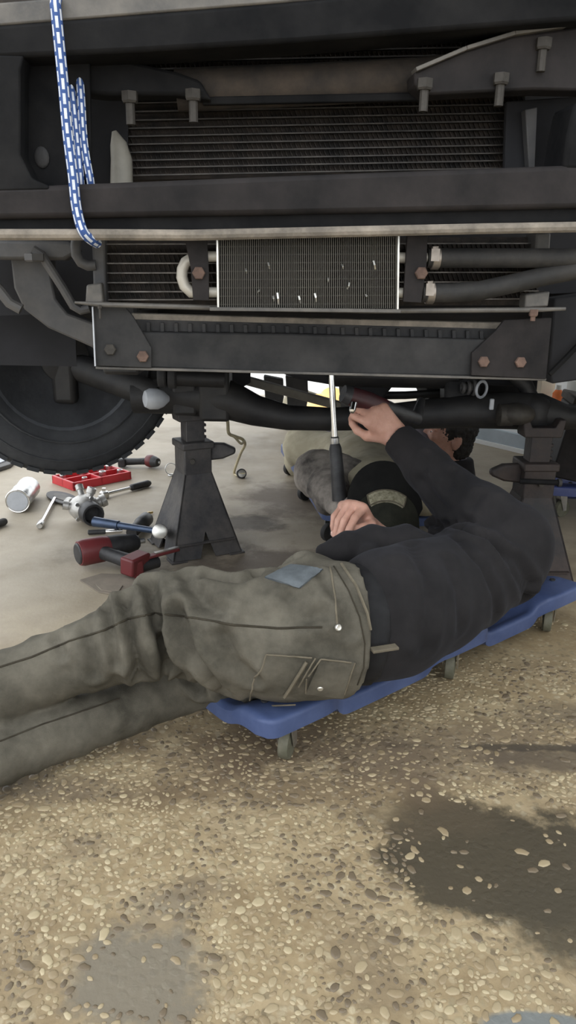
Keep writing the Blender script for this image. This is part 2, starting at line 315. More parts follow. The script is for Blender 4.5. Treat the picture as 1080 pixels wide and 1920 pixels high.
# ------------------------------------------------------------------ signed-distance bodies
def rcone(P, a, b, ra, rb):
    a = np.array(a); b = np.array(b); ba = b-a; L2 = max(float(ba@ba), 1e-9)
    pa = P-a; t = np.clip((pa@ba)/L2, 0, 1)
    return np.linalg.norm(pa-t[..., None]*ba, axis=-1)-(ra+(rb-ra)*t)
def ellip(P, c, r, R):
    q = (P-np.array(c))@np.array(R).T if R is not None else P-np.array(c)
    r = np.array(r); k0 = np.linalg.norm(q/r, axis=-1); k1 = np.linalg.norm(q/(r*r), axis=-1)
    return k0*(k0-1)/np.maximum(k1, 1e-9)
def sdf_mesh(prims, h, k=.03, cuts=(), disp=None, smooth=2, setup=None):
    """prims: ('c',a,b,ra,rb[,k]) or ('e',c,(rx,ry,rz),R[,k]); cuts: (point, normal) keep the side against the normal"""
    lo = np.array([9.]*3); hi = -lo; bb = []
    for p in prims:
        if p[0] == 'c':
            a, b = np.array(p[1]), np.array(p[2]); r = max(p[3], p[4]); l = np.minimum(a, b)-r; u = np.maximum(a, b)+r
        else:
            c = np.array(p[1]); r = max(p[2]); l = c-r; u = c+r
        bb.append((l, u)); lo = np.minimum(lo, l); hi = np.maximum(hi, u)
    lo -= 3*h; hi += 3*h; n = np.ceil((hi-lo)/h).astype(int)+1
    D = np.full(tuple(n), .5, np.float32)
    for p, (l, u) in zip(prims, bb):
        kk = p[5] if p[0] == 'c' and len(p) > 5 else (p[4] if p[0] == 'e' and len(p) > 4 else k)
        i0 = np.maximum(((l-lo-kk-2*h)/h).astype(int), 0); i1 = np.minimum(((u-lo+kk+2*h)/h).astype(int)+2, n)
        g = [lo[d]+h*np.arange(i0[d], i1[d]) for d in range(3)]
        P = np.stack(np.meshgrid(*g, indexing='ij'), -1)
        d = rcone(P, *p[1:5]) if p[0] == 'c' else ellip(P, p[1], p[2], p[3])
        s = tuple(slice(i0[d_], i1[d_]) for d_ in range(3)); A = D[s]
        hh = np.clip(.5+.5*(A-d)/kk, 0, 1)
        D[s] = A*(1-hh)+d*hh-kk*hh*(1-hh)
    for cu_ in cuts:
        pt, nr = cu_[:2]; rad = cu_[2] if len(cu_) > 2 else 0
        g = [lo[d]+h*np.arange(n[d]) for d in range(3)]; pt = np.array(pt); nr = np.array(nr)/np.linalg.norm(nr)
        pl = (((g[0]-pt[0])*nr[0])[:, None, None]+((g[1]-pt[1])*nr[1])[None, :, None]+((g[2]-pt[2])*nr[2])[None, None, :]).astype(np.float32)
        if rad:
            rr = ((g[0]-pt[0])**2)[:, None, None]+((g[1]-pt[1])**2)[None, :, None]+((g[2]-pt[2])**2)[None, None, :]
            pl = np.where(rr < rad*rad, pl, -1.)
        D = np.maximum(D, pl)
    ins = D < 0; nx, ny, nz = n
    cnt = np.zeros((nx-1, ny-1, nz-1), np.uint8)
    offs = [(i, j, q) for i in (0, 1) for j in (0, 1) for q in (0, 1)]
    for i, j, q in offs: cnt += ins[i:nx-1+i, j:ny-1+j, q:nz-1+q]
    act = (cnt > 0) & (cnt < 8); idx = np.argwhere(act)
    ids = -np.ones(act.shape, np.int64); ids[act] = np.arange(len(idx))
    acc = np.zeros((len(idx), 3)); w = np.zeros(len(idx))
    for a in offs:
        for ax in range(3):
            if a[ax]: continue
            b = list(a); b[ax] = 1
            da = D[idx[:, 0]+a[0], idx[:, 1]+a[1], idx[:, 2]+a[2]]; db = D[idx[:, 0]+b[0], idx[:, 1]+b[1], idx[:, 2]+b[2]]
            cr = (da < 0) != (db < 0); t = np.where(cr, da/np.where(np.abs(da-db) < 1e-12, 1, da-db), 0)
            p = np.repeat(np.array(a, float)[None], len(idx), 0); p[:, ax] = t
            acc[cr] += p[cr]; w[cr] += 1
    vs = lo+h*(idx+acc/w[:, None]); faces = []
    for ax in range(3):
        o1, o2 = [(1, 2), (2, 0), (0, 1)][ax]
        sl0 = [slice(1, -1)]*3; sl0[ax] = slice(0, n[ax]-1); sl1 = list(sl0); sl1[ax] = slice(1, n[ax])
        A = ins[tuple(sl0)]; B = ins[tuple(sl1)]; e = np.argwhere(A != B)
        if not len(e): continue
        flip = A[tuple(e.T)]
        g = e.copy()
        for d in range(3):
            if d != ax: g[:, d] += 1
        def cell(d1, d2):
            q = g.copy(); q[:, o1] -= d1; q[:, o2] -= d2; return ids[q[:, 0], q[:, 1], q[:, 2]]
        Q = np.stack([cell(1, 1), cell(0, 1), cell(0, 0), cell(1, 0)], 1)
        Q[~flip] = Q[~flip][:, ::-1]; faces.append(Q)
    F = np.concatenate(faces)
    # smoothing
    E_ = np.concatenate([F[:, [0, 1]], F[:, [1, 2]], F[:, [2, 3]], F[:, [3, 0]]])
    deg = np.bincount(E_.ravel(), minlength=len(vs)).astype(float)
    for _ in range(smooth):
        s_ = np.zeros_like(vs)
        for d in range(3):
            s_[:, d] = np.bincount(E_[:, 0], vs[E_[:, 1], d], len(vs))+np.bincount(E_[:, 1], vs[E_[:, 0], d], len(vs))
        vs = .5*vs+.5*s_/deg[:, None]
    if setup is not None: setup(BVHTree.FromPolygons([tuple(v) for v in vs], [tuple(f) for f in F]))
    if disp is not None:
        a = vs[F[:, 2]]-vs[F[:, 0]]; b = vs[F[:, 3]]-vs[F[:, 1]]; fn = np.cross(a, b); vn = np.zeros_like(vs)
        for q in range(4):
            for d in range(3): vn[:, d] += np.bincount(F[:, q], fn[:, d], len(vs))
        vn /= np.maximum(np.linalg.norm(vn, axis=1), 1e-9)[:, None]
        vs = vs+vn*np.array([disp(v) for v in vs])[:, None]
    return vs, F
def sdf_obj(name, prims, h, matname, parent, **k):
    vs, F = sdf_mesh(prims, h, **k); o = V(parent['_world'])
    me = bpy.data.meshes.new(name); me.from_pydata((vs-np.array(o)).tolist(), [], F.tolist())
    ob = obj(name, me, matname, parent, smooth=180)
    ob2 = BVHTree.FromPolygons([tuple(v) for v in vs], [tuple(f) for f in F])
    return ob, ob2
def folds(freq_axis, f1, f2, amp, seed=0):
    x, y, d = frame(freq_axis)
    def fn(v):
        p = Vector(v); q = Vector((p.dot(x)*f2+seed, p.dot(y)*f2, p.dot(d)*f1))
        n = noise.noise(q); m = noise.noise(q*2.3+Vector((7, 3, 1)))
        return amp*((1-abs(n)*2.2)*.8-.25+.35*m)
    return fn
def drape(bvh, px, off=.003):
    """point where the sight line through px meets a built surface, moved off it along the normal"""
    r = ray(*px).normalized(); h = bvh.ray_cast(CAMP, r)
    if h[0] is None: return None, None
    nrm = h[1] if h[1].dot(r) < 0 else -h[1]
    return h[0]+nrm*off, nrm
def seam(bvh, pxs, r=.0016, off=.0005, step=6):
    pts = []
    for a, b in zip(pxs, pxs[1:]):
        n = max(2, int(math.hypot(b[0]-a[0], b[1]-a[1])/step))
        for i in range(n):
            p, _ = drape(bvh, (a[0]+(b[0]-a[0])*i/n, a[1]+(b[1]-a[1])*i/n), off)
            if p is not None and (not pts or (p-pts[-1]).length > .002): pts.append(p)
    return pts
def patch(bvh, q, nu=12, nv=12, th=.003):
    """cloth patch sewn on a surface: q = four picture corners, real thickness th"""
    mb = MB(); top = []; bot = []
    for i in range(nu+1):
        for j in range(nv+1):
            u, v = i/nu, j/nv
            x = (1-u)*((1-v)*q[0][0]+v*q[3][0])+u*((1-v)*q[1][0]+v*q[2][0]); y = (1-u)*((1-v)*q[0][1]+v*q[3][1])+u*((1-v)*q[1][1]+v*q[2][1])
            p, n = drape(bvh, (x, y), 0)
            if p is None: return None
            top.append(p+n*th); bot.append(p-n*.004)
    k = nv+1; N_ = len(top); fs = []
    for i in range(nu):
        for j in range(nv):
            a = i*k+j; fs.append((a, a+1, a+k+1, a+k)); fs.append((N_+a, N_+a+k, N_+a+k+1, N_+a+1))
    for i in range(nu):
        fs += [(i*k, (i+1)*k, N_+(i+1)*k, N_+i*k), (i*k+nv, N_+i*k+nv, N_+(i+1)*k+nv, (i+1)*k+nv)]
    for j in range(nv):
        fs += [(j, N_+j, N_+j+1, j+1), (nu*k+j, nu*k+j+1, N_+nu*k+j+1, N_+nu*k+j)]
    return mb.add(top+bot, fs)
# ================================================================== setting
fl = struct('floor', MB().box((0, 2.5, -.05), (16, 17, .1)), 'floor_concrete', smooth=0)
struct('ceiling_shade_strip', MB().box((1.7, 2.1, 3.65), (7.4, 2.4, .1)), 'ceiling_white', smooth=0)  # unseen ceiling, cut to a strip to shape the sky light
WA, WB = Vector((.88, 3.96, 0)), Vector((2.75, 1.47, 0)); WD = (WB-WA).normalized(); WN = Vector((-WD.y, WD.x, 0))
if WN.y < 0: WN = -WN
def wallbox(z0, z1, d0, d1, s0=0., s1=None):
    e = WB if s1 is None else WA+WD*s1; a = WA+WD*s0
    return MB().prism([a+WN*d0+UP*z0, e+WN*d0+UP*z0, e+WN*d1+UP*z0, a+WN*d1+UP*z0], (0, 0, z1-z0))
struct('wall_right', wallbox(0, 1.4, 0, .15), 'wall_white', smooth=0)
struct('wall_sky_blocker', MB().box((2.85, -1.0, 1.8), (.15, 5., 3.6)), 'wall_white', smooth=0)  # unseen wall, added to block sky light from the right
bb = struct('baseboard_right', wallbox(.022, .09, -.02, 0), 'wall_band', smooth=0, bevel=.003)
struct('trim_1', wallbox(0, .022, -.03, 0), 'wall_white', smooth=0, bevel=.002)
# loose stones of the worn concrete, flush but proud of the mortar
def pebble_mesh(k):
    rnd = random.Random(k); n = 8; vs = []; ph = rnd.random()*6
    rr = [1+.22*math.sin(2*t*math.pi/n*2+ph)+rnd.uniform(-.16, .16) for t in range(n)]
    for s_, z in ((1., -.25), (.93, .10), (.55, .2)):
        for t in range(n):
            a = 2*math.pi*t/n; vs.append((rr[t]*s_*math.cos(a), rr[t]*s_*math.sin(a)*.8, z))
    fs = [(i*n+t, i*n+(t+1) % n, (i+1)*n+(t+1) % n, (i+1)*n+t) for i in (0, 1) for t in range(n)]+[tuple(range(2*n, 3*n))]
    return vs, fs
PV = [pebble_mesh(k) for k in range(12)]; PM = []
for k, (vs, fs) in enumerate(PV):
    me = bpy.data.meshes.new('pebble'); me.from_pydata(vs, [], fs); me.shade_smooth(); me.materials.append(M['pebble_'+'abcd'[k//3]]); PM.append(me)
cand = []; grid = {}
rnd = random.Random(3)
def grime(x, y):
    g = 0.; c2 = 0.
    for cx, cy, rx, ry, col, st, ed, rg in STAINS:
        d = math.hypot((x-cx)/rx, (y-cy)/ry)+rg*.8*noise.noise(Vector((x*9, y*9, cx)))
        if d < 1: g = max(g, st*min(1, (1-d)/max(ed, .1)*1.5))
    return g
for _ in range(80000):
    y = .60+1.3*rnd.random()**1.25; x = rnd.uniform(-.42, .42)*(.9+y*.55)
    if y > 1.42 and x < .15: continue
    dens = noise.noise(Vector((x*6, y*6, 2)))*.6+.60-(max(0, y-1.0)*(1.3 if x < .1 else .85))
    gm = max(grime(x, y), .5 if noise.noise(Vector((x*5, y*5, 9)))+.5*noise.noise(Vector((x*13, y*13, 4))) > .20 else 0)
    if gm > .70: dens *= .02
    elif gm > .3: dens *= .7
    if rnd.random() > dens: continue
    r = rnd.choice((.003, .0036, .0042, .005, .006, .0075, .0092))*rnd.uniform(.8, 1.2)
    g = (int(x/.018), int(y/.018)); ok = True
    for i in (-1, 0, 1):
        for j in (-1, 0, 1):
            for (qx, qy, qr) in grid.get((g[0]+i, g[1]+j), ()):
                if (qx-x)**2+(qy-y)**2 < ((qr+r)*.86)**2: ok = False
    if not ok: continue
    grid.setdefault(g, []).append((x, y, r)); cand.append((x, y, r, rnd.random()*6.28, (rnd.choice((3, 6, 7, 8, 9, 10, 11)) if gm > .3 else rnd.choice((0, 1, 2, 3, 4, 5, 6, 7, 8, 3, 4)))))
cand.sort(key=lambda q: -q[2]/(q[1]**2+.7))
for x, y, r, a, k in cand[:300]:
    o = bpy.data.objects.new('pebble', PM[k]); C.objects.link(o); o.parent = fl; o.location = (x, y, .0002); o.scale = (r, r, min(r, .006)); o.rotation_euler = (0, 0, a)
for mk in range(4):
    vs_, fs_ = [], []
    for x, y, r, a, k in cand[300:]:
        if k//3 != mk: continue
        n0 = len(vs_); c_, s_ = math.cos(a), math.sin(a); zz = min(r, .006)
        vs_ += [(x+r*(u*c_-v_*s_), y+r*(u*s_+v_*c_), .0002+z*zz) for u, v_, z in PV[k][0]]; fs_ += [tuple(i+n0 for i in f) for f in PV[k][1]]
    me = bpy.data.meshes.new('pebble_scatter'); me.from_pydata(vs_, [], fs_); o = obj('pebble_scatter', me, 'pebble_'+'abcd'[mk], fl, 180); o['kind'] = 'stuff'
# shelf on the right-hand wall with the few things seen past the axle
p0 = aty(1040, 757, 3.12)
sh = thing('wall_shelf', 'white wall shelf low on the white wall behind the right jack stand', 'shelf', (p0.x, p0.y, p0.z), math.atan2(WD.y, WD.x))
MB().box((.0, .06, -.012), (.56, .22, .024)).build('shelf_board', 'wall_white', sh, bevel=.003)
for s_ in (-.2, .2): MB().box((s_, .13, -.07), (.02, .08, .11)).build('bracket', 'wall_white', sh)
zt = p0.z
def on_shelf(dx): return p0 + WD*dx
q = on_shelf(-.10); b = tag(MB().box((0, 0, .06), (.12, .1, .12)).build('cardboard_box', 'cream_card', bevel=.002), 'small cream carton on the white wall shelf beside an orange bottle', 'box'); b.location = q; b.rotation_euler = (0, 0, math.atan2(WD.y, WD.x))
q = on_shelf(.01); b = thing('spray_bottle', 'orange bottle with white cap on the wall shelf', 'bottle', q)
MB().lathe((0, 0, 0), (0, 0, 1), [(.02, 0), (.022, .005), (.022, .045), (.012, .06)], 14).build('bottle_body', 'orange', b); MB().cyl((0, 0, .06), (0, 0, .08), .01).build('cap', 'white_plastic', b)
q = on_shelf(.10); b = thing('plastic_jug', 'white plastic jug at the right end of the wall shelf', 'jug', q)
MB().lathe((0, 0, 0), (0, 0, 1), [(.04, 0), (.045, .006), (.045, .11), (.02, .14), (.018, .16)], 16).build('jug_body', 'white_plastic', b); MB().cyl((0, 0, .16), (0, 0, .175), .02).build('cap', 'white_plastic', b); MB().torus((.045, 0, .09), (0, 1, 0), .025, .007).build('handle', 'white_plastic', b)
# ================================================================== truck
TL = Vector((.08, 1.6, 0))
tr = thing('pickup_truck', 'raised black truck front with radiator, coolers, front axle and hanging wheel', 'truck', TL, world=True)
def plate(name, poly, b, th, m, parent=tr, bevel=.002, smooth=35):
    return MB().prism([tp(x, y, b) for x, y in poly], REAR*th).build(name, m, parent, smooth=smooth, bevel=bevel)
def bolt_head(p, d, r, ln, m, parent, shank=0.):
    mb = MB(); d = V(d).normalized(); p = V(p)
    mb.lathe(p, d, [(r, 0), (r, ln*.8), (r*.85, ln)], 6)
    if shank: mb.cyl(p, p+d*shank, r*.55, None, 10)
    return mb.build('bolt', m, parent, smooth=20)
# --- front frame: upper beam, lower beam, end columns, rounded opening
ub = plate('upper_beam', [(-90, 52), (250, 26), (540, 2), (800, -22), (1180, -58), (1180, 30), (900, 51), (560, 78), (245, 97), (90, 104), (-90, 112)], -.10, .085, 'dimmed_black_paint', bevel=.006)
MB().bar(tp(-90, 40, -.085), tp(1180, -62, -.085), .03, .028).build('beam_top_flange', 'dust_metal', ub, bevel=.003)
plate('hood_edge', [(-90, -60), (1180, -170), (1180, -66), (540, -6), (-90, 36)], -.03, .10, 'rust_tan', bevel=.004)
lb = plate('lower_beam', [(-90, 352), (90, 347), (540, 329), (1180, 305), (1180, 388), (540, 402), (-90, 412)], -.10, .07, 'brown_black', bevel=.008)
plate('beam_step', [(-90, 406), (540, 396), (1180, 380), (1180, 418), (540, 434), (-90, 444)], -.085, .06, 'dimmed_black_paint', lb, bevel=.006)
MB().tube([tp(x, y, -.098) for x, y in ((-90, 442), (0, 440), (180, 440), (360, 441), (540, 437), (720, 433), (900, 429), (1180, 424))], .0085, 10).build('beam_lower_lip', 'dusty_lip', lb)
cl = plate('end_column', [(-90, 100), (44, 104), (38, 130), (38, 290), (60, 335), (92, 348), (92, 356), (-90, 360)], -.10, .085, 'dimmed_black_paint', bevel=.01)
plate('column_web', [(30, 100), (168, 100), (172, 350), (30, 350)], -.045, .012, 'dimmed_black_paint', cl)
MB().ball(tp(78, 295, -.046), (.012, .004, .016)).build('web_plug', 'rubber', cl)
plate('end_column', [(1066, 250), (1080, 190), (1180, 180), (1180, 330), (1056, 318)], -.10, .085, 'dimmed_black_paint', bevel=.008)
plate('column_web', [(950, 190), (1090, 180), (1090, 330), (946, 330)], .05, .012, 'dark')
plate('guide_channel', [(985, 205), (1008, 200), (1003, 315), (992, 315)], .02, .02, 'rail_grey', bevel=.002)
# --- upper radiator with its tubes
def radiator(name, x0, x1, rows, b, tm, slope, core_h, tw=.0022):
    core = plate(name, [(x0, rows[0]-core_h), (x1, rows[0]-core_h+slope*(x1-x0)), (x1, rows[-1]+core_h+slope*(x1-x0)), (x0, rows[-1]+core_h)], b+.012, .03, 'fin_dark', bevel=0, smooth=0)
    proto = None
    for y in rows:
        a = tp(x0, y, b); c_ = tp(x1, y+slope*(x1-x0), b)
        MB().bar(a, c_, .010, tw, up=(0, 0, 1)).build('tube', tm, core, smooth=0)
    # folded fin ribbon between the tubes
    mb = MB()
    for y0, y1 in zip(rows, rows[1:]):
        n = int((x1-x0)/9)
        for i in range(n):
            xa = x0+(x1-x0)*(i+.5)/n; yy = slope*(xa-x0)
            mb.bar(tp(xa-3, y0+yy, b+.008), tp(xa+3, y1+yy, b+.008), .0012, .006, up=REAR)
    f = mb.build('fin_ribbon', 'fin_dark', core, smooth=0); f['kind'] = 'stuff'
    return core
radiator('condenser_core', 170, 985, [62, 76, 90, 104, 118, 133, 148, 164, 180, 196, 212, 228, 243, 258, 273, 288, 303, 317, 331], .10, 'tube_dark', -.02, 8)
radiator('radiator_core', 186, 1008, [458, 476, 494, 512, 530, 547, 562], .055, 'tube_metal', -.002, 12)
# --- crossbar and the two bolted brackets
cb = MB().tube([tp(x, y, .02) for x, y in ((330, 170), (400, 166), (560, 160), (780, 148), (860, 140))], .031, 14).build('crossbar', 'rust_tan', tr)
MB().bar(tp(380, 190, .0), tp(790, 182, .0), .012, .012).build('crossbar_rib', 'dimmed_black_paint', cb, bevel=.002)
bl = plate('bracket_plate', [(120, 102), (165, 103), (245, 115), (330, 134), (375, 150), (398, 188), (330, 178), (200, 178), (120, 170)], -.03, .05, 'dimmed_black_paint', bevel=.005)
br = plate('bracket_plate', [(776, 136), (800, 124), (870, 95), (960, 68), (1180, 36), (1180, 172), (1000, 168), (880, 174), (800, 178), (778, 160)], -.055, .05, 'brown_black', bevel=.004)
for (a, b_) in (((776, 134), (870, 94)), ((870, 94), (960, 66)), ((960, 66), (1180, 33))):
    MB().bar(tp(*a, -.05), tp(*b_, -.05), .03, .006).build('bracket_flange', 'dust_metal', br, bevel=.001)
for x, y, b_, par in ((362, 168, -.035, bl), (243, 172, -.035, bl), (797, 148, -.06, br), (940, 138, -.06, br), (1020, 72, -.06, br)):
    bolt_head(tp(x, y, b_), (0, 0, -1), .013, .016, 'bolt_grey', par, .046)
for x, y in ((233, 103), (920, 52), (1030, 30)): plate('clip_tab', [(x-18, y-8), (x+18, y-10), (x+20, y+40), (x-20, y+40)], -.012, .004, 'rail_grey', bevel=.001)
# washer bottle edge glimpsed inside the opening
MB().tube([tp(x, y, .05) for x, y in ((214, 246), (222, 270), (228, 300), (228, 350))], [.004, .014, .018, .019], 12).build('washer_bottle', 'bottle_dull', tr)
plate('inner_panel', [(95, 95), (400, 95), (400, 350), (95, 350)], .075, .004, 'dark', bevel=0) if False else None
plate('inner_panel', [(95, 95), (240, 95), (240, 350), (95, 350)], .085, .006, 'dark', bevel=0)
# --- oil cooler in front
oc = plate('oil_cooler', [(408, 440), (744, 437), (742, 577), (410, 580)], -.038, .028, 'cooler_back', bevel=.001, smooth=0)
mb = MB()
for i in range(86):
    x = 411+(741-411)*i/85.; mb.bar(tp(x, 440, -.043), tp(x, 578, -.043), .0014, .009, up=REAR)
f = mb.build('cooling_fins', 'cooler_fin', oc, smooth=0); f['kind'] = 'stuff'
for k in range(9):
    y = 447+k*15.5; MB().bar(tp(409, y, -.0405), tp(743, y-2, -.0405), .006, .0012).build('tube', 'cooler_fin', oc, smooth=0)
for x in (407, 745): MB().bar(tp(x, 436, -.047), tp(x-(2 if x > 500 else -2), 580, -.047), .0035, .022, up=REAR).build('side_frame', 'aluminium', oc, bevel=.0005)
MB().prism([tp(393, 576, -.06), tp(752, 580, -.06), tp(752, 587, -.06), tp(393, 583, -.06)], REAR*.045).build('bottom_rail', 'dust_metal', oc, bevel=.001)
rn = random.Random(5)
for x, y, l in ((461, 508, 9), (503, 498, 12), (641, 500, 8), (700, 497, 16), (520, 560, 22), (590, 558, 16), (655, 536, 12), (615, 525, 8), (560, 562, 14), (512, 560, 10), (685, 555, 6), (486, 546, 6)):
    a = tp(x, y-l/2, -.049); c_ = tp(x+rn.uniform(-4, 4), y+l/2, -.049); MB().bar(a, (a+c_)/2-REAR*.004, .003, .0008, up=REAR).bar((a+c_)/2-REAR*.004, c_, .0025, .0008, up=REAR).build('bent_fin', 'aluminium', oc, smooth=0)
for y in (481, 548): MB().cyl(tp(378, y, -.03), tp(410, y, -.03), .0085).build('inlet_pipe', 'cream_pipe', oc)
for y in (483, 549): MB().cyl(tp(742, y, -.03), tp(800, y, -.03), .0085).build('outlet_pipe', 'cream_pipe', oc)
MB().tube([tp(380, 481, -.02), tp(362, 483, -.02), tp(348, 492, -.02), tp(342, 505, -.02), tp(341, 520, -.02), tp(346, 536, -.02), tp(358, 548, -.02), tp(380, 549, -.02)], .0095, 12).build('return_bend', 'cream_pipe', oc)
for poly in ([(345, 440), (388, 440), (392, 510), (392, 564), (362, 563), (358, 505)], [(764, 438), (802, 438), (800, 500), (790, 568), (756, 566), (760, 500)]):
    b_ = plate('cooler_bracket', poly, -.05, .006, 'brown_black', oc, bevel=.001)
    xm = (poly[0][0]+poly[1][0])/2; bolt_head(tp(xm+6, 512, -.05), -REAR, .011, .008, 'rust_bolt', b_)
for (pts, cx) in ((((800, 484), (860, 484), (960, 484), (1060, 484), (1180, 480)), 816), (((790, 549), (850, 549), (900, 545), (960, 532), (1020, 518), (1080, 506), (1180, 486)), 806)):
    hs = MB().tube([tp(x, y, -.03-.0*i) for i, (x, y) in enumerate(pts)], .0165, 14).build('cooler_hose', 'hose', tr)
    y = pts[0][1]; c_ = MB().lathe(tp(cx-8, y, -.03), SIDE, [(.0175, 0), (.019, .001), (.019, .013), (.0175, .014)], 18).build('hose_clamp', 'clamp_steel', hs)
    MB().cyl(tp(cx, y-22, -.045), tp(cx, y-10, -.045), .006, None, 8).box(tp(cx, y-6, -.048), (.014, .006, .02)).build('clamp_screw', 'clamp_steel', hs)
# --- side tanks, brackets, tie rod under the cooler
plate('side_tank', [(172, 440), (196, 440), (200, 575), (176, 575)], .03, .05, 'rail_grey', bevel=.004)
plate('side_tank', [(1006, 436), (1034, 436), (1030, 500), (1002, 500)], .03, .05, 'dust_metal', bevel=.004)
MB().tube([tp(x, y, .03) for x, y in ((145, 440), (142, 460), (143, 478), (152, 492), (165, 498), (180, 497))], .009, 12).build('pipe_bend', 'rail_grey', tr)
plate('clamp_block', [(162, 534), (190, 530), (194, 568), (160, 570)], -.02, .03, 'dust_metal', bevel=.003)
plate('clamp_block', [(986, 552), (1032, 546), (1028, 575), (984, 578)], -.02, .03, 'dust_metal', bevel=.003)
sr = MB().tube([tp(x, y, -.025) for x, y in ((140, 567), (190, 571), (400, 577), (700, 583), (1000, 581), (1060, 579))], [.002, .0045, .0045, .0045, .0045, .003], 10).build('support_rod', 'dust_metal', tr)
bolt_head(tp(1001, 580, -.028), (0, 0, -1), .008, .012, 'rust_bolt', sr, .02); bolt_head(tp(187, 572, -.028), (0, 0, -1), .004, .006, 'bolt_grey', sr, .022)
# --- lower support: shelf, notched rubber seal, crossmember, gusset plates
plate('seal_shelf', [(245, 588), (960, 606), (960, 620), (245, 600)], .03, .03, 'dusty_lip', bevel=.002)
sl = plate('rubber_seal', [(250, 599), (945, 617), (900, 640), (270, 630)], .028, .03, 'rubber', bevel=.001)
for i in range(25):
    x = 278+i*26; y = 603+(x-250)*.026; MB().bar(tp(x, y, .024), tp(x+1, y+25, .024), .007, .008, up=REAR).build('seal_rib', 'rubber', sl, bevel=.001)
cm = plate('crossmember', [(190, 622), (540, 626), (1010, 640), (1018, 708), (540, 699), (182, 686)], 0., .07, 'lit_black_paint', bevel=.003)
MB().bar(tp(180, 689, -.002), tp(1022, 711, -.002), .012, .0045).build('bottom_flange', 'dust_metal', cm, bevel=.001)
gl = plate('gusset_plate', [(173, 572), (232, 572), (250, 594), (284, 652), (284, 690), (178, 686)], -.012, .008, 'lit_black_paint', bevel=.0012)
MB().bar(tp(174, 575, -.014), tp(179, 686, -.014), .0022, .010, up=REAR).build('plate_edge', 'light_grey', gl)
gr_ = plate('gusset_plate', [(1035, 596), (946, 600), (930, 620), (885, 662), (884, 704), (1024, 711)], -.012, .008, 'brown_black', bevel=.0012)
for x, y, par in ((207, 655, gl), (268, 668, gl), (906, 678, gr_), (975, 679, gr_)):
    bolt_head(tp(x, y, -.012), -REAR, .0105, .007, 'rust_bolt' if x > 250 else 'bolt_grey', par)
# --- frame horn, rail and links on the left
fh = plate('frame_horn', [(18, 470), (95, 470), (96, 520), (104, 560), (126, 588), (176, 606), (230, 640), (230, 690), (170, 650), (90, 615), (45, 580), (26, 540)], .20, .05, 'rail_grey', bevel=.004)
plate('frame_rail', [(-90, 448), (130, 452), (150, 470), (120, 488), (-90, 486)], .16, .05, 'rail_grey', bevel=.006)
MB().tube([tp(x, y, .14) for x, y in ((62, 468), (78, 478), (90, 497), (118, 540), (138, 574), (152, 582), (168, 578))], .0085, 10).build('sway_link', 'rail_grey', tr)
MB().tube([tp(x, y, .14) for x, y in ((-60, 480), (0, 545), (18, 568), (40, 580))], .010, 10).build('sway_link', 'rail_grey', tr)
bolt_head(tp(66, 476, .14), (0, 0, -1), .02, .014, 'rail_grey', fh)
plate('frame_horn', [(1040, 560), (1180, 540), (1180, 700), (1035, 720), (1030, 690)], .20, .06, 'dark', bevel=.004)
MB().tube([tp(1030, 702, .18), tp(1060, 672, .18), (tp(1110, 620, .18))], .006, 8).build('brake_line', 'dimmed_black_paint', tr)
# --- engine bay masses behind the radiator
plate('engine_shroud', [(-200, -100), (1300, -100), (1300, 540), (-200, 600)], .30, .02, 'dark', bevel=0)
MB().box((.08, 2.45, 1.02), (1.30, 1.2, .62)).build('engine_block', 'dark', tr, bevel=.03)
MB().box((.30, 2.35, .575), (.40, .5, .10)).build('oil_pan', 'axle_black', tr, bevel=.03)
MB().box((.36, 3.1, .60), (.30, .9, .16)).build('gearbox', 'axle_black', tr, bevel=.05)
for x in (-.36, .80): MB().box((x, 3.1, .70), (.08, 3.0, .16)).build('chassis_rail', 'axle_black', tr, bevel=.008)
MB().box((.2, 4.0, .95), (1.5, 1.6, .2)).build('cab_floor', 'dark', tr, bevel=.02)
for sx_ in (-1, 1):
    x = .2+sx_*.86; mb = MB(); n = 10; prof = [(math.cos(math.pi*i/n), math.sin(math.pi*i/n)) for i in range(n+1)]
    pts = [Vector((x, 2.25-.52*c_, .62+.5*s_)) for c_, s_ in prof]; pts2 = [p+Vector((0, 0, .03)) for p in pts[::-1]]
    MB().prism([p-Vector((.17, 0, 0)) for p in pts+pts2], (.34, 0, 0)).build('inner_fender', 'dark', tr)
# --- front axle
AX = [(250, 745, 2.12), (330, 742, 2.12), (385, 744, 2.12), (430, 750, 2.11), (480, 770, 2.11), (540, 783, 2.1), (620, 786, 2.1), (720, 782, 2.1), (860, 772, 2.09), (960, 770, 2.08), (1010, 772, 2.08), (1060, 782, 2.08), (1150, 780, 2.08)]
ax = MB().tube([aty(*a) for a in AX], [.045, .052, .058, .056, .044, .036, .033, .036, .046, .052, .052, .036, .036], 20).build('front_axle', 'axle_black', tr)
MB().box(aty(405, 735, 2.12), (.085, .12, .15)).build('spring_seat', 'axle_black', ax, bevel=.01)
MB().box(aty(350, 735, 2.12), (.07, .10, .12)).build('spring_seat', 'axle_black', ax, bevel=.01)
MB().box(aty(1000, 772, 2.08), (.09, .11, .10)).build('spring_seat', 'axle_black', ax, bevel=.04, seg=4)
for x, y, r in ((303, 706, .030), (322, 708, .030)):
    p = aty(x, y, 2.02); MB().lathe(p-SIDE*.010, SIDE, [(r*.5, -.002), (r*.9, 0), (r, .005), (r, .018), (r*.9, .022), (r*.5, .024)], 20).build('bushing', 'rubber', ax)
MB().cyl(aty(322, 708, 2.02), aty(420, 712, 2.04), .022).build('shackle_pin', 'axle_black', ax)
p = aty(272, 748, 2.0); MB().lathe(p, aty(318, 748, 2.03)-p, [(.012, -.004), (.022, 0), (.028, .012), (.028, .035), (.022, .05), (.008, .066)], 18).build('tie_rod_end', 'light_grey', ax)
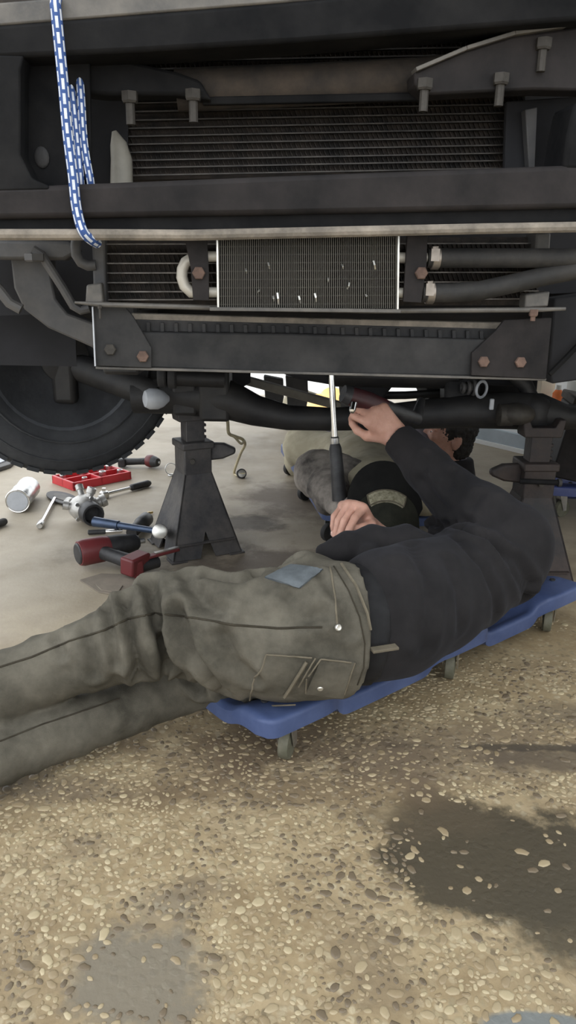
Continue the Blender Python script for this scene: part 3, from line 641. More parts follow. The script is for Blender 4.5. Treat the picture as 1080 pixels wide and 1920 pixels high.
MB().tube([aty(960, 778, 2.0), aty(935, 778, 2.0)], .03, 16).ball(aty(968, 776, 2.0), (.052, .04, .030)).build('steering_joint', 'bolt_grey', ax)
MB().torus(aty(903, 730, 2.06), SIDE*.5-REAR*.8, .022, .004).build('brake_ring', 'light_grey', ax)
for k in range(3): MB().torus(aty(868+k*10, 727, 2.07), SIDE, .012+.003*k, .005, 18, 8).build('coil', 'rail_grey', ax)
MB().box(aty(922, 758, 2.0), (.012, .01, .03)).build('bleed_nipple', 'light_grey', ax, bevel=.003)
MB().bar(aty(862, 700, 2.16), aty(862, 790, 2.1), .10, .09).build('shock_mount', 'axle_black', ax, bevel=.012)
MB().tube([aty(960, 700, 2.1), aty(985, 722, 2.1), aty(995, 745, 2.1)], .022, 12).build('spring_shackle', 'axle_black', ax)
MB().tube([aty(660, 742, 2.25), aty(760, 741, 2.25), aty(860, 735, 2.25)], .012, 10).build('drag_link', 'axle_black', ax)
# pale track bar and hanger blocks seen above the axle
tb = MB().bar(aty(425, 703, 2.5), aty(700, 778, 2.5), .028, .034, up=(0, 1, 0)).build('track_bar', 'bar_pale', tr, bevel=.003)
for x0, x1 in ((494, 531), (535, 577)): MB().prism([aty(x0, 705, 2.75), aty(x1, 712, 2.75), aty(x1+1, 745, 2.75), aty(x1-8, 790, 2.75), aty(x0+6, 790, 2.75)], (0, .05, 0)).build('hanger_block', 'rail_grey', tr, bevel=.004)
plate('skid_plate', [(500, 690), (990, 700), (990, 726), (850, 722), (760, 716), (700, 720), (620, 722), (560, 712)], .75, .25, 'dark', bevel=.01)
plate('differential', [(668, 700), (735, 700), (740, 722), (722, 745), (720, 790), (660, 790), (655, 740), (663, 722)], .8, .2, 'dark', bevel=.01)
plate('lower_arm', [(798, 700), (1012, 700), (1008, 740), (1010, 790), (800, 790), (806, 748), (802, 738)], .85, .15, 'dark', bevel=.01)
plate('spring_hanger', [(330, 690), (386, 690), (388, 722), (398, 722), (398, 690), (470, 690), (470, 718), (440, 735), (430, 790), (330, 790)], .95, .1, 'dark', bevel=.004)
MB().box((.08, 2.2, 1.33), (1.75, 1.9, .05)).build('hood', 'dimmed_black_paint', tr, bevel=.02)
# --- front wheels
def wheel(c, n, R=.345, Wd=.25):
    n = V(n).normalized()
    ty = MB().lathe(c, n, [(R*.60, .09), (R*.66, .115), (R*.80, .128), (R*.92, .118), (R*.975, .10), (R, .075), (R, -.075), (R*.975, -.10), (R*.92, -.118), (R*.80, -.128), (R*.66, -.115), (R*.60, -.09), (R*.60, .09)], 56).build('tyre', 'tyre', tr, smooth=50)
    x, y, d = frame(n); mb = MB()
    for k in range(44):
        t = 2*math.pi*k/44
        for j, (h0, h1) in enumerate(((-.112, -.060), (-.050, -.006), (.006, .050), (.060, .112))):
            t2 = t+(j % 2)*.07; e = x*math.cos(t2)+y*math.sin(t2); tg = -x*math.sin(t2)+y*math.cos(t2); rr = R*(.990 if j in (1, 2) else .972)
            mb.box(V(c)+e*rr+d*(h0+h1)/2, (.034, .012, h1-h0), Matrix((tg, e, d)).transposed())
    f = mb.build('tread_blocks', 'tyre', ty, smooth=0); f['kind'] = 'stuff'
    MB().torus(V(c)+n*.122, n, R*.70, .004, 40, 6).torus(V(c)+n*.124, n, R*.86, .003, 40, 6).build('sidewall_rib', 'tyre', ty)
    rm = MB().lathe(c, n, [(R*.30, .02), (R*.34, .06), (R*.50, .05), (R*.56, .085), (R*.61, .095), (R*.61, -.095), (R*.56, -.08), (R*.3, -.05), (R*.3, .02)], 40).build('wheel_rim', 'rim', tr)
    MB().lathe(V(c)+n*.0, n, [(R*.40, .03), (R*.40, .045), (R*.22, .06), (R*.2, .10), (.02, .11)], 30).build('backing_plate', 'axle_black', rm)
    MB().bar(V(c)+n*.08+UP*.13, V(c)+n*.08-UP*.13, .07, .07).build('steering_knuckle', 'axle_black', rm, bevel=.015)
wc = aty(112, 668, 2.28)
wheel(wc, (.42, -.88, .03))
wheel(aty(1270, 690, 2.1)+Vector((.12, 0, .02)), (-.95, .3, .02))
MB().cyl(wc+Vector((.06, -.06, -.02)), aty(300, 745, 2.1), .04).build('axle_stub', 'axle_black', ax)
# --- rope tied round the front frame
def rope(name, pts, r, parent, k=6):
    # Catmull-Rom resample
    P_ = [V(p) for p in pts]; P_ = [P_[0]*2-P_[1]]+P_+[P_[-1]*2-P_[-2]]; out = []
    for i in range(1, len(P_)-2):
        for j in range(k):
            t = j/k; a, b, c, d = P_[i-1:i+3]
            out.append(.5*((2*b)+(c-a)*t+(2*a-5*b+4*c-d)*t*t+(3*b-a-3*c+d)*t**3))
    out.append(P_[-2]); return out
rp = thing('tie_rope', 'blue and white braided rope looped around the front beams of the truck', 'rope', tp(180, 455, -.1), world=True)
def rope_part(name, pts, r):
    out = rope(name, pts, r, rp, 10); n = 10; mb = MB().tube(out, r, n, caps=False); me = bpy.data.meshes.new(name); o = V(rp['_world'])
    me.from_pydata([tuple(Vector(v)-o) for v in mb.v], [], mb.f); uv = me.uv_layers.new(name='UVMap')
    acc = [0]
    for a, b in zip(out, out[1:]): acc.append(acc[-1]+(b-a).length)
    for pl in me.polygons:
        for li in pl.loop_indices:
            vi = me.loops[li].vertex_index; ring, kk = divmod(vi, n)
            u = kk/n*6
            uv.data[li].uv = (u if not (kk == 0 and max(me.loops[q].vertex_index % n for q in pl.loop_indices) == n-1) else 6., acc[ring]/.0105)
    return obj(name, me, 'rope', rp, 180)
rope_part('rope_front', [tp(112, -14, -.03), tp(108, -6, -.08), tp(104, 6, -.118), tp(106, 30, -.122), tp(112, 90, -.12), tp(119, 160, -.118), tp(127, 250, -.116), tp(137, 330, -.114), tp(142, 380, -.113), tp(149, 415, -.112), tp(157, 436, -.112), tp(170, 449, -.10), tp(182, 456, -.075)], .0078)
rope_part('rope_strand', [tp(130, 80, -.008), tp(128, 100, -.012), tp(138, 200, -.052), tp(146, 280, -.054), tp(151, 338, -.056), tp(153, 380, -.02)], .0062)
rope_part('rope_strand', [tp(150, 80, -.008), tp(147, 104, -.012), tp(152, 180, -.052), tp(158, 270, -.055), tp(170, 342, -.058), tp(174, 385, -.02)], .0062)
# ================================================================== jack stands
def jack_stand(label, c, rotz, top, m, lever_dir):
    t = thing('jack_stand', label, 'jack stand', (c[0], c[1], 0), rotz, 'jack stands under the axle')
    hb, ht, hz = .112, .040, .262
    for sx in (-1, 1):
        for sy in (-1, 1):
            mb = MB()
            for ax_ in (0, 1):
                # one tapered plate of the corner leg, cut away towards the middle of the side
                def P(u, h, z):
                    return Vector((sx*h, sy*u*h, z)) if ax_ == 0 else Vector((sx*u*h, sy*h, z))
                q = [P(1, hb, .004), P(.22, hb, .004), P(.0, hb+(ht-hb)*.30, .004+(hz-.004)*.30), P(.0, ht, hz), P(1, ht, hz)]
                inn = Vector((-sx*.005, 0, 0)) if ax_ == 0 else Vector((0, -sy*.005, 0))
                mb.prism(q, inn)
            mb.build('leg', m, t, smooth=0)
            MB().box((sx*(hb-.018), sy*(hb-.018), .003), (.05, .05, .006)).build('foot_plate', m, t, bevel=.001)
    MB().bar((-.09, -.0985, .05), (.09, -.0985, .05), .004, .022, up=(0, 1, 0)).build('brace', m, t)
    MB().bar((-.09, .0985, .05), (.09, .0985, .05), .004, .022, up=(0, 1, 0)).build('brace', m, t)
    col = MB().prism([(-.044, -.044, .23), (.044, -.044, .23), (.044, .044, .23), (-.044, .044, .23)], (0, 0, .115)).build('column', m, t, bevel=.004)
    MB().box((0, 0, .335), (.10, .10, .022)).build('collar', m, col, bevel=.004)
    mb = MB().box((0, 0, (.30+top-.02)/2), (.058, .050, top-.02-.30))
    for k in range(int((top-.06-.35)/.018)+1): mb.box((.031, 0, .355+k*.018), (.012, .04, .009))
    mb.build('ratchet_bar', m, t, bevel=.002)
    MB().prism([(-.052, -.03, top-.045), (.052, -.03, top-.045), (.06, -.03, top+.004), (.042, -.03, top+.004), (.032, -.03, top-.018), (-.032, -.03, top-.018), (-.042, -.03, top+.004), (-.06, -.03, top+.004)], (0, .06, 0)).build('saddle', m, t, bevel=.003)
    d = Vector((math.cos(lever_dir-rotz), math.sin(lever_dir-rotz), 0)); n = Vector((-d.y, d.x, 0))
    a = d*.04+UP*.315
    MB().prism([a-n*.012+UP*.022, a-n*.012+d*.055+UP*.020, a-n*.012+d*.09+UP*.004, a-n*.012+d*.088-UP*.012, a-n*.012+d*.05-UP*.028, a-n*.012-UP*.034], n*.024).build('pawl_lever', m, t, bevel=.006)
    MB().cyl(Vector((0, 0, .29))-n*.055, Vector((0, 0, .29))+n*.055, .008).build('pivot_pin', 'bolt_grey', t)
    return t
jack_stand('black steel jack stand in front of the tyre, beside the tools', (-.292, 2.215), math.radians(28), .452, 'stand_paint', math.radians(5))
jack_stand('black rusty steel jack stand behind the lying mechanic at the right', (.69, 2.03), math.radians(3), .46, 'stand_rust', math.radians(185))
MB_ = thing('steel_rod', 'thin black steel rod lying across the right jack stand', 'rod', aty(975, 902, 1.99), world=True)
# ================================================================== creepers
def creeper(label, o, ang, m, Lc=.975, W=.43):
    t = thing('mechanic_creeper', label, 'creeper', (o[0], o[1], 0), ang, 'blue plastic creepers')
    LOB = [(.075, .105), (.53, .085), (.90, .085)]
    def outline(x):
        e = 0.
        for cx, hw in LOB:
            q = max(0, 1-(abs(x-cx)/hw)**6); e = max(e, q)
        return -.022*e
    def top(x, y):
        dy = min(y, W-y); s_ = 0.
        for cx, hw in LOB:
            q = 1/(1+math.exp((abs(x-cx)-hw)/.007)); s_ = max(s_, q*(1/(1+math.exp((dy-.075)/.012))))
        rim = .010/(1+math.exp((dy-.022)/.004)); endr = .02*max(0, 1-x/.12)+.03*max(0, (x-.84)/.13)
        return .078+.047*s_+rim*(1-s_)+endr*(1-s_)
    nx, ny = 110, 44; mb = MB(); vt = []; vb = []
    for i in range(nx+1):
        x = Lc*i/nx; y0 = outline(x); y1 = W-y0; cr = .03
        inset = 0.
        for e in (x, Lc-x):
            if e < cr: inset = max(inset, cr-math.sqrt(max(0, cr*cr-(cr-e)**2)))
        for j in range(ny+1):
            v_ = j/ny; v_ = .5-.5*math.cos(math.pi*v_) if True else v_
            y = (y0+inset)+(y1-y0-2*inset)*v_; z = top(x, min(max(y, 0), W)); edge = min(y-y0-inset, y1-inset-y, x, Lc-x); rd = .008
            zt = z-(rd-math.sqrt(max(0, rd*rd-(rd-edge)**2)) if edge < rd else 0)
            vt.append((x, y, zt)); vb.append((x, y, z-.034))
    k = ny+1; N_ = len(vt); fs = []
    for i in range(nx):
        for j in range(ny):
            a = i*k+j; fs.append((a, a+k, a+k+1, a+1)); fs.append((N_+a, N_+a+1, N_+a+k+1, N_+a+k))
    for i in range(nx): fs += [(i*k, N_+i*k, N_+(i+1)*k, (i+1)*k), (i*k+ny, (i+1)*k+ny, N_+(i+1)*k+ny, N_+i*k+ny)]
    for j in range(ny): fs += [(j, j+1, N_+j+1, N_+j), (nx*k+j, N_+nx*k+j, N_+nx*k+j+1, nx*k+j+1)]
    deck = mb.add(vt+vb, fs).build('deck', m, t, smooth=50)
    hr = MB().box((Lc-.10, W/2, .115), (.15, .22, .03)).build('headrest', 'black_plastic', t, bevel=.012)
    proto = None
    for cx, _ in LOB:
        for y, sg in ((.022, -1), (W-.022, 1)):
            ca = thing_part('caster', t, (cx, y, 0))
            sw = .6 if sg < 0 else 2.1
            c, s_ = math.cos(sw), math.sin(sw); R_ = Matrix(((c, -s_, 0), (s_, c, 0), (0, 0, 1)))
            MB().lathe((R_ @ Vector((.012, -.011, .031))), R_ @ Vector((0, 1, 0)), [(.012, 0), (.030, .002), (.031, .005), (.031, .017), (.030, .020), (.012, .022)], 22).build('caster_wheel', 'wheel_olive' if sg < 0 else 'rubber', ca)
            mb = MB()
            for w_ in (-.015, .015): mb.prism([R_ @ Vector((-.016, w_-.0015, .083)), R_ @ Vector((.016, w_-.0015, .083)), R_ @ Vector((.020, w_-.0015, .026)), R_ @ Vector((.006, w_-.0015, .026))], R_ @ Vector((0, .003, 0)))
            mb.box((0, 0, .084), (.034, .034, .005), R_).cyl((0, 0, .084), (0, 0, .094), .008); mb.build('caster_fork', 'chrome_dull', ca)
            for bx in (-.032, .032):
                MB().lathe((cx+bx, y+(.02 if sg < 0 else -.02), top(cx, y)-.0005), (0, 0, 1), [(.007, 0), (.007, .0025), (.004, .004), (.0035, .001)], 10).build('deck_bolt', 'black_plastic', deck)
    return t
def thing_part(name, parent, loc):
    o = MB().lathe((0, 0, .086), (0, 0, 1), [(.014, 0), (.014, .004), (.006, .006)], 12).build(name, 'chrome_dull', parent); o.location = loc; return o
cA, cB = atz(474, 1372, .11), atz(1076, 1104, .11)
ANG1 = math.atan2(cB.y-cA.y, cB.x-cA.x)
creeper('blue plastic creeper under the mechanic in olive trousers', (cA.x+.01, cA.y+.012), ANG1, 'blue_plastic')
# second: head end near the axle
c2 = atz(607, 1000, 0.02)
creeper('blue plastic creeper under the man in the black cap', (c2.x+.44, c2.y-.02), math.radians(99), 'blue_plastic')
c3 = atz(1005, 975, 0.)
creeper('dark blue creeper at the right edge behind the rusty jack stand', (.905, c3.y+.03), math.radians(-8), 'navy_plastic', Lc=.975, W=.34)
# box standing on the far creeper
bx = thing('tool_chest', 'dusty dark metal chest leaning at the right edge behind the jack stand', 'tool chest', (1.085, 2.655, .128), 0, rot=(0, math.radians(10), math.radians(-8)))
MB().box((0, 0, .13), (.28, .2, .26)).build('chest_body', 'brown_black', bx, bevel=.006); MB().box((0, 0, .275), (.29, .21, .03)).build('chest_lid', 'rust_tan', bx, bevel=.006)
MB().box((-.05, -.105, .23), (.05, .012, .03)).build('latch', 'dust_metal', bx, bevel=.002); MB().torus((0, -.11, .10), (0, 1, 0), .04, .006, a0=math.pi, a1=2*math.pi).build('handle', 'black_plastic', bx)
r0 = V(MB_['_world']); MB().cyl(aty(975, 902, 1.925), aty(1048, 905, 1.90), .0075).build('rod_shaft', 'dimmed_black_paint', MB_); MB().cyl(aty(1046, 905, 1.90), aty(1052, 905, 1.90), .011).build('rod_cap', 'rubber', MB_)
# ================================================================== tools on the floor
def at0(px, py): return atz(px, py, 0)
def axis(a, b): return (V(b)-V(a)).normalized()
def tool(name, label, cat, px, group=None):
    return thing(name, label, cat, at0(*px), world=True, group=group)
# red socket tray
t = tool('socket_tray', 'bright red plastic tray of sockets on the floor below the tyre', 'tray', (160, 905))
A, B, D_ = at0(98, 906), at0(185, 889), at0(138, 921); ux = B-A; uy = D_-A; wz = UP
mb = MB(); n = ux.cross(uy).normalized(); 
def onp(u, v_, z): return A+ux*u+uy*v_+UP*z
mb.prism([onp(0, 0, .001), onp(1.25, 0, .001), onp(1.25, 1, .001), onp(0, 1, .001)], UP*.006).build('tray_base', 'red_plastic', t)
for (u0, v0, u1, v1) in ((0, 0, 1.25, .06), (0, .94, 1.25, 1), (0, 0, .05, 1), (1.2, 0, 1.25, 1), (.58, 0, .62, 1), (0, .47, 1.25, .53)):
    MB().prism([onp(u0, v0, .005), onp(u1, v0, .005), onp(u1, v1, .005), onp(u0, v1, .005)], UP*.028).build('tray_rib', 'red_plastic', t, bevel=.002)
SK = [(.12, .25, 1), (.55, .25, 1.3), (.75, .72, 1.2), (.92, .25, 1.), (1.1, .3, 1.2), (1.12, .75, 1.), (.35, .75, .9)]
LB = ['near corner', 'middle back', 'middle front', 'back row', 'far end', 'right front', 'left front']
for i, (u, v_, s_) in enumerate(SK):
    p = onp(u, v_, .0075); sk = thing('socket', 'chrome socket in the %s slot of the red tray' % LB[i], 'socket', p, 0, 'sockets in the red tray')
    MB().lathe((0, 0, 0), (0, 0, 1), [(.011*s_, 0), (.012*s_, .002), (.012*s_, .03*s_), (.0105*s_, .032*s_), (.008*s_, .032*s_), (.007*s_, .02*s_)], 14).build('socket_shell', 'chrome_dull', sk); MB().lathe((0, 0, .002), (0, 0, 1), [(.0065*s_, .015), (.0068*s_, .024*s_), (.005*s_, .0245*s_)], 6).build('drive_hole', 'black_plastic', sk)
def lying(name, label, cat, a, b, prof_parts, group=None, z=None):
    """turned tool lying on the floor from floor pixel a to b; parts: (name, material, [(radius, fraction along)])"""
    A, B = at0(*a), at0(*b); rr = max(r for _, _, pr in prof_parts for r, _ in pr); zz = rr+.001 if z is None else z
    t = thing(name, label, cat, A, world=True, group=group); A = A+UP*zz; B = B+UP*zz; Lg = (B-A).length
    for nm, m, pr in prof_parts: MB().lathe(A, B-A, [(r, f*Lg) for r, f in pr], 16).build(nm, m, t)
    return t, A, B
t, A, B = lying('ratchet', 'chrome ratchet with black grip beside the red tray', 'ratchet', (196, 934), (282, 912), [('grip', 'black_plastic', [(.008, .55), (.013, .58), (.014, .95), (.008, 1.)]), ('shaft', 'chrome', [(.006, .02), (.006, .56)])])
MB().lathe(A-UP*.012, UP, [(.016, 0), (.018, .003), (.018, .02), (.014, .024)], 16).build('ratchet_head', 'chrome_dull', t); MB().box(A-UP*.002+UP*.02, (.012, .012, .014)).build('drive_square', 'chrome', t)
t, A, B = lying('socket_extension', 'shiny chrome extension bar lying on the floor beside the grey oval plate', 'extension bar', (76, 990), (103, 940), [('shaft', 'chrome', [(.006, 0.), (.006, 1.)]), ('drive_end', 'chrome_dull', [(.009, -.05), (.011, -.04), (.011, .08), (.007, .1)])])
t, A, B = lying('metal_can', 'crumpled shiny metal can with an open end at the far left', 'can', (35, 962), (58, 932), [('can_wall', 'chrome_dull', [(.040, 0.), (.043, .03), (.041, .3), (.043, .45), (.040, .6), (.042, .9), (.034, 1.)])])
MB().lathe(A-axis(A, B)*.002, B-A, [(.034, .0), (.036, .0), (.0365, .006), (.02, .010), (.005, .011)], 18).build('can_mouth', 'light_grey', t)
MB().torus(A, B-A, .041, .002, 26, 6).build('can_rim', 'chrome', t)
t, A, B = lying('rubber_handle', 'black rubber handle end poking in at the left edge', 'handle', (-30, 1000), (12, 984), [('grip', 'rubber', [(.010, 0.), (.013, .05), (.013, .9), (.010, .98), (.004, 1.)])])
# oval dark plate
t = tool('oval_gasket', 'flat dull grey oval plate leaning on the alloy housing', 'plate', (118, 938)); c_ = at0(118, 938); ux = (at0(142, 950)-at0(94, 926))/2; uy = Vector((-ux.y, ux.x, 0))*.42
pts = [c_+ux*math.cos(k*math.pi/12)+uy*math.sin(k*math.pi/12)+UP*.006 for k in range(24)]
MB().prism(pts, UP*.006).build('plate_body', 'rail_grey', t, bevel=.002); MB().prism([p*.55+c_*.45+UP*.009 for p in pts], UP*.002).build('plate_face', 'dust_metal', t)
# alloy housing (driveline joint)
t = tool('alloy_housing', 'silver cast alloy housing with ports and a black open pipe on the floor', 'car part', (168, 975))
c_ = at0(162, 978)+UP*.048; f = axis(at0(150, 950), at0(190, 985)); sd_ = Vector((-f.y, f.x, 0))
MB().ball(c_-f*.01, (.055, .055, .046)).build('housing_body', 'cast_alloy', t)
MB().lathe(c_+f*.03, f, [(.034, 0), (.038, .01), (.038, .055), (.036, .058), (.030, .058), (.028, .02)], 22).build('outlet_pipe', 'black_plastic', t)
for d, r, ln in ((sd_+UP*.3, .022, .075), (UP+sd_*.4, .016, .075), (-sd_*.6-f+UP*.1, .022, .08), (UP*.9-f*.8, .014, .09), (-sd_+UP*.25-f*.3, .016, .075)):
    d = d.normalized(); pp = MB().lathe(c_, d, [(r*.8, .02), (r*.8, ln-.02), (r, ln-.018), (r, ln), (r*.6, ln)], 16).build('port', 'cast_alloy', t)
    MB().lathe(c_+d*(ln+.0005), d, [(r*.6, 0), (r*.55, .001)], 14).build('port_hole', 'black_plastic', pp)
for a_ in range(5):
    p = c_+f*.025+(sd_*math.cos(a_*1.25)+UP*math.sin(a_*1.25))*.045; MB().lathe(p, f, [(.007, 0), (.007, .008)], 6).build('bolt', 'chrome_dull', t)
# impact wrenches
def impact(name, label, nose, tail, grip, zc=.045, m='red_tool', s_=1., bat=True):
    A, B = at0(*nose)+UP*zc, at0(*tail)+UP*zc; t = thing(name, label, 'impact wrench', at0(*tail), world=True); d = axis(B, A); Lg = (A-B).length; G = at0(*grip)+UP*zc*.8
    MB().lathe(B, d, [(.020*s_, -.004), (.034*s_, 0), (.037*s_, .012), (.037*s_, Lg*.35), (.033*s_, Lg*.45)], 20).build('motor_housing', m, t)
    MB().lathe(B-d*.006, d, [(.026*s_, 0), (.030*s_, .003), (.030*s_, .008)], 20).build('end_cap', 'black_plastic', t)
    MB().lathe(B, d, [(.034*s_, Lg*.44), (.032*s_, Lg*.6), (.024*s_, Lg*.86), (.018*s_, Lg*.9)], 20).build('gear_case', 'black_plastic', t)
    MB().lathe(B, d, [(.008*s_, Lg*.9), (.008*s_, Lg)], 8).build('anvil', 'chrome_dull', t)
    M0 = B+d*Lg*.25; g = axis(M0, G); lg = (G-M0).length
    MB().tube([M0, M0+g*lg*.4, M0+g*lg*.8], [.022*s_, .019*s_, .021*s_], 14).build('grip', 'black_plastic', t)
    MB().box(M0+g*lg*.35+d*.022*s_, (.012, .012, .022)).build('trigger', 'black_plastic', t, bevel=.003)
    if bat:
        x, y, z = frame(g); MB().box(M0+g*lg*.92, (.075*s_, .05*s_, .045*s_), Matrix((x, y, z)).transposed()).build('battery', m if bat == 2 else 'black_plastic', t, bevel=.006)
    return t
# behind the tyre: battery left, head right
impact('impact_wrench', 'red and black cordless tool lying behind the tyre', (300, 880), (278, 876), (226, 876), .03, 'red_tool', .75)
# large one by the jack stand
t = impact('impact_wrench', 'large dirty red and black impact wrench lying against the left jack stand', (272, 1042), (150, 1068), (262, 1083), .05, 'red_tool', 1.05, 2)
# hammer
A, B = at0(185, 1027)+UP*.085, at0(302, 1046)+UP*.085
t = thing('hammer', 'blue steel hammer with a pale round face across the impact wrench', 'hammer', at0(250, 1040), world=True)
MB().tube([A, (A+B)/2, B], [.013, .0105, .009], 14).build('handle', 'blue_steel', t); MB().tube([A-axis(A, B)*.01, A+(B-A)*.35], [.016, .014], 14).build('grip', 'blue_steel', t)
hd = (Vector((.15, -1, .35))).normalized(); MB().lathe(B-hd*.05, hd, [(.014, 0), (.018, .006), (.013, .02), (.013, .06), (.021, .07), (.023, .074)], 20).build('hammer_head', 'black_plastic', t); MB().lathe(B-hd*.05, hd, [(.0215, .073), (.0225, .076), (.0225, .086), (.018, .089)], 22).build('hammer_face', 'aluminium', t)
# second red tool in front
A, B = at0(246, 1085)+UP*.03, at0(335, 1060)+UP*.03
t = thing('air_ratchet', 'small red tool with a black barrel and bright rail in front of the hammer', 'air tool', at0(246, 1085), world=True)
MB().bar(A+axis(A, B)*.0, A+axis(A, B)*.03, .05, .05).build('red_head', 'red_tool', t, bevel=.006); MB().cyl(A+axis(A, B)*.03, A+(B-A)*.55, .018).build('barrel', 'black_plastic', t); MB().bar(A+(B-A)*.35+UP*.022, B+UP*.022, .022, .008).build('rail', 'red_tool', t, bevel=.002); MB().bar(A+(B-A)*.5+UP*.028, B+UP*.028, .012, .004).build('bright_rail', 'chrome_dull', t)
t, A, B = lying('impact_socket', 'black deep impact socket standing askew beside the left jack stand', 'socket', (247, 1013), (276, 985), [('socket_shell', 'black_plastic', [(.018, 0.), (.020, .05), (.020, .55), (.024, .6), (.024, .98), (.022, 1.), (.017, 1.), (.015, .8)])])
t, A, B = lying('bit_extension', 'black bar with bright chrome tip between the alloy housing and hammer', 'extension bar', (165, 1003), (230, 1000), [('bar', 'black_plastic', [(.006, 0.), (.008, .02), (.008, .5), (.006, .52)]), ('chrome_tip', 'chrome', [(.006, .5), (.0065, .51), (.0075, .9), (.006, 1.)])])
t, A, B = lying('brass_fitting', 'small brass fitting on the floor left of the jack stand', 'fitting', (272, 968), (286, 964), [('nut', 'brass', [(.005, 0.), (.006, .1), (.006, .6), (.004, .65)]), ('stem', 'brass', [(.004, .6), (.004, 1.)])])
t = tool('cardboard_scrap', 'torn brown cardboard scrap under the large impact wrench', 'cardboard', (200, 1085))
MB().prism([at0(x, y)+UP*.001 for x, y in ((150, 1090), (190, 1078), (260, 1080), (300, 1096), (250, 1122), (185, 1112))], UP*.004).build('scrap_sheet', 'card_brown', t); MB().prism([at0(x, y)+UP*.005 for x, y in ((180, 1100), (230, 1102), (222, 1115), (190, 1110))], UP*.003).build('folded_flap', 'card_brown', t)
t, A, B = lying('spark_plug', 'small bright spark plug behind the left jack stand lever', 'spark plug', (398, 858), (418, 861), [('porcelain', 'white_plastic', [(.005, 0.), (.006, .05), (.006, .4)]), ('hex_body', 'chrome_dull', [(.009, .4), (.009, .7), (.006, .72), (.006, 1.)])])
t = tool('split_ring', 'thin steel ring on the floor behind the left jack stand', 'ring', (321, 888)); MB().torus(at0(321, 892)+UP*.03, (.4, -1, .2), .024, .0018).build('ring_wire', 'chrome_dull', t); MB().torus(at0(321, 892)+UP*.003, (0, 0, 1), .012, .003).build('washer', 'chrome_dull', t)
t, A, B = lying('white_marker', 'slim white tube on the floor under the tyre at left', 'tube', (30, 868), (62, 872), [('tube_body', 'white_plastic', [(.006, 0.), (.008, .05), (.008, .75), (.005, .8)]), ('tip', 'light_grey', [(.004, .8), (.002, 1.)])])
t = tool('slate_slab', 'flat grey broken slab on the floor at the left edge', 'slab', (5, 872)); MB().prism([at0(x, y)+UP*.001 for x, y in ((-40, 862), (10, 858), (32, 866), (20, 878), (-10, 888), (-45, 890))], UP*.018).build('slab_body', 'rail_grey', t, bevel=.003)
MB().prism([at0(x, y)+UP*.019 for x, y in ((-38, 866), (5, 862), (18, 870), (-12, 882))], UP*.004).build('slab_flake', 'light_grey', t)
# cable hanging from the axle with a round plug
t = thing('sensor_cable', 'cream cable dangling from the axle to a round plug on the floor', 'cable', at0(450, 892), world=True)
cp = [aty(424, 780, 2.3), aty(427, 792, 2.32), aty(429, 812, 2.36), aty(440, 818, 2.42), aty(455, 824, 2.5), aty(459, 834, 2.6), aty(452, 848, 2.7), aty(445, 866, 2.85), atz(439, 886, .008), atz(446, 892, .01)]
MB().tube(rope('c', cp, .004, None, 8), .0055, 10).build('cord', 'cable_cream', t)
MB().tube(rope('c', [aty(429, 812, 2.36), aty(440, 820, 2.4), aty(452, 832, 2.44), aty(458, 826, 2.5)], .004, None, 6), .004, 8).build('cord_loop', 'cable_cream', t)
p = atz(453, 888, .02); dn = Vector((.25, -1, .35)).normalized(); MB().lathe(p, dn, [(.016, -.02), (.021, -.015), (.021, .004), (.019, .006)], 18).build('plug_body', 'black_plastic', t); MB().lathe(p+dn*.006, dn, [(.016, 0), (.016, .003), (.012, .004)], 18).build('plug_face', 'aluminium', t); MB().box(p+dn*.011, (.026, .003, .004)).build('plug_bar', 'cable_cream', t)
# long bar with black grip standing up between the men
A, B = aty(621, 690, 2.0), aty(628, 832, 1.985); Cc = aty(637, 938, 1.965)
t = thing('breaker_bar', 'upright chrome breaker bar with a long black grip beside the cap', 'breaker bar', Cc, world=True)
MB().cyl(A+(A-B)*.25, B, .0085, .0085, 16).build('shaft', 'chrome', t); MB().lathe(B, A-B, [(.011, -.004), (.012, 0), (.012, .016), (.009, .02)], 14).build('collar', 'chrome_dull', t); MB().tube([B, B+(Cc-B)*.08, B+(Cc-B)*.6, Cc], [.013, .017, .019, .021], 16).build('grip', 'black_plastic', t)
# unidentified bright yellow patch far behind the axle, built as a glowing lamp shape
p = aty(604, 752, 3.45); t = thing('glow_shape', 'warm yellow glowing shape for an unidentified bright patch past the axle', 'glowing shape', (p.x, p.y, 0), world=True)
MB().ball(p-Vector((.01, 0, .02)), (.06, .05, .055)).ball(p+Vector((.045, 0, .025)), (.055, .035, .04)).build('glow_blobs', 'yellow_glow', t); MB().cyl(p+Vector((.07, 0, .03)), p+Vector((.15, .02, .015)), .022, .018).build('handle', 'orange', t); MB().cyl(p-Vector((0, 0, .07)), (p.x, p.y, .01), .010).build('pole', 'dimmed_black_paint', t); MB().cyl((p.x, p.y, 0), (p.x, p.y, .015), .06).build('foot', 'dimmed_black_paint', t)
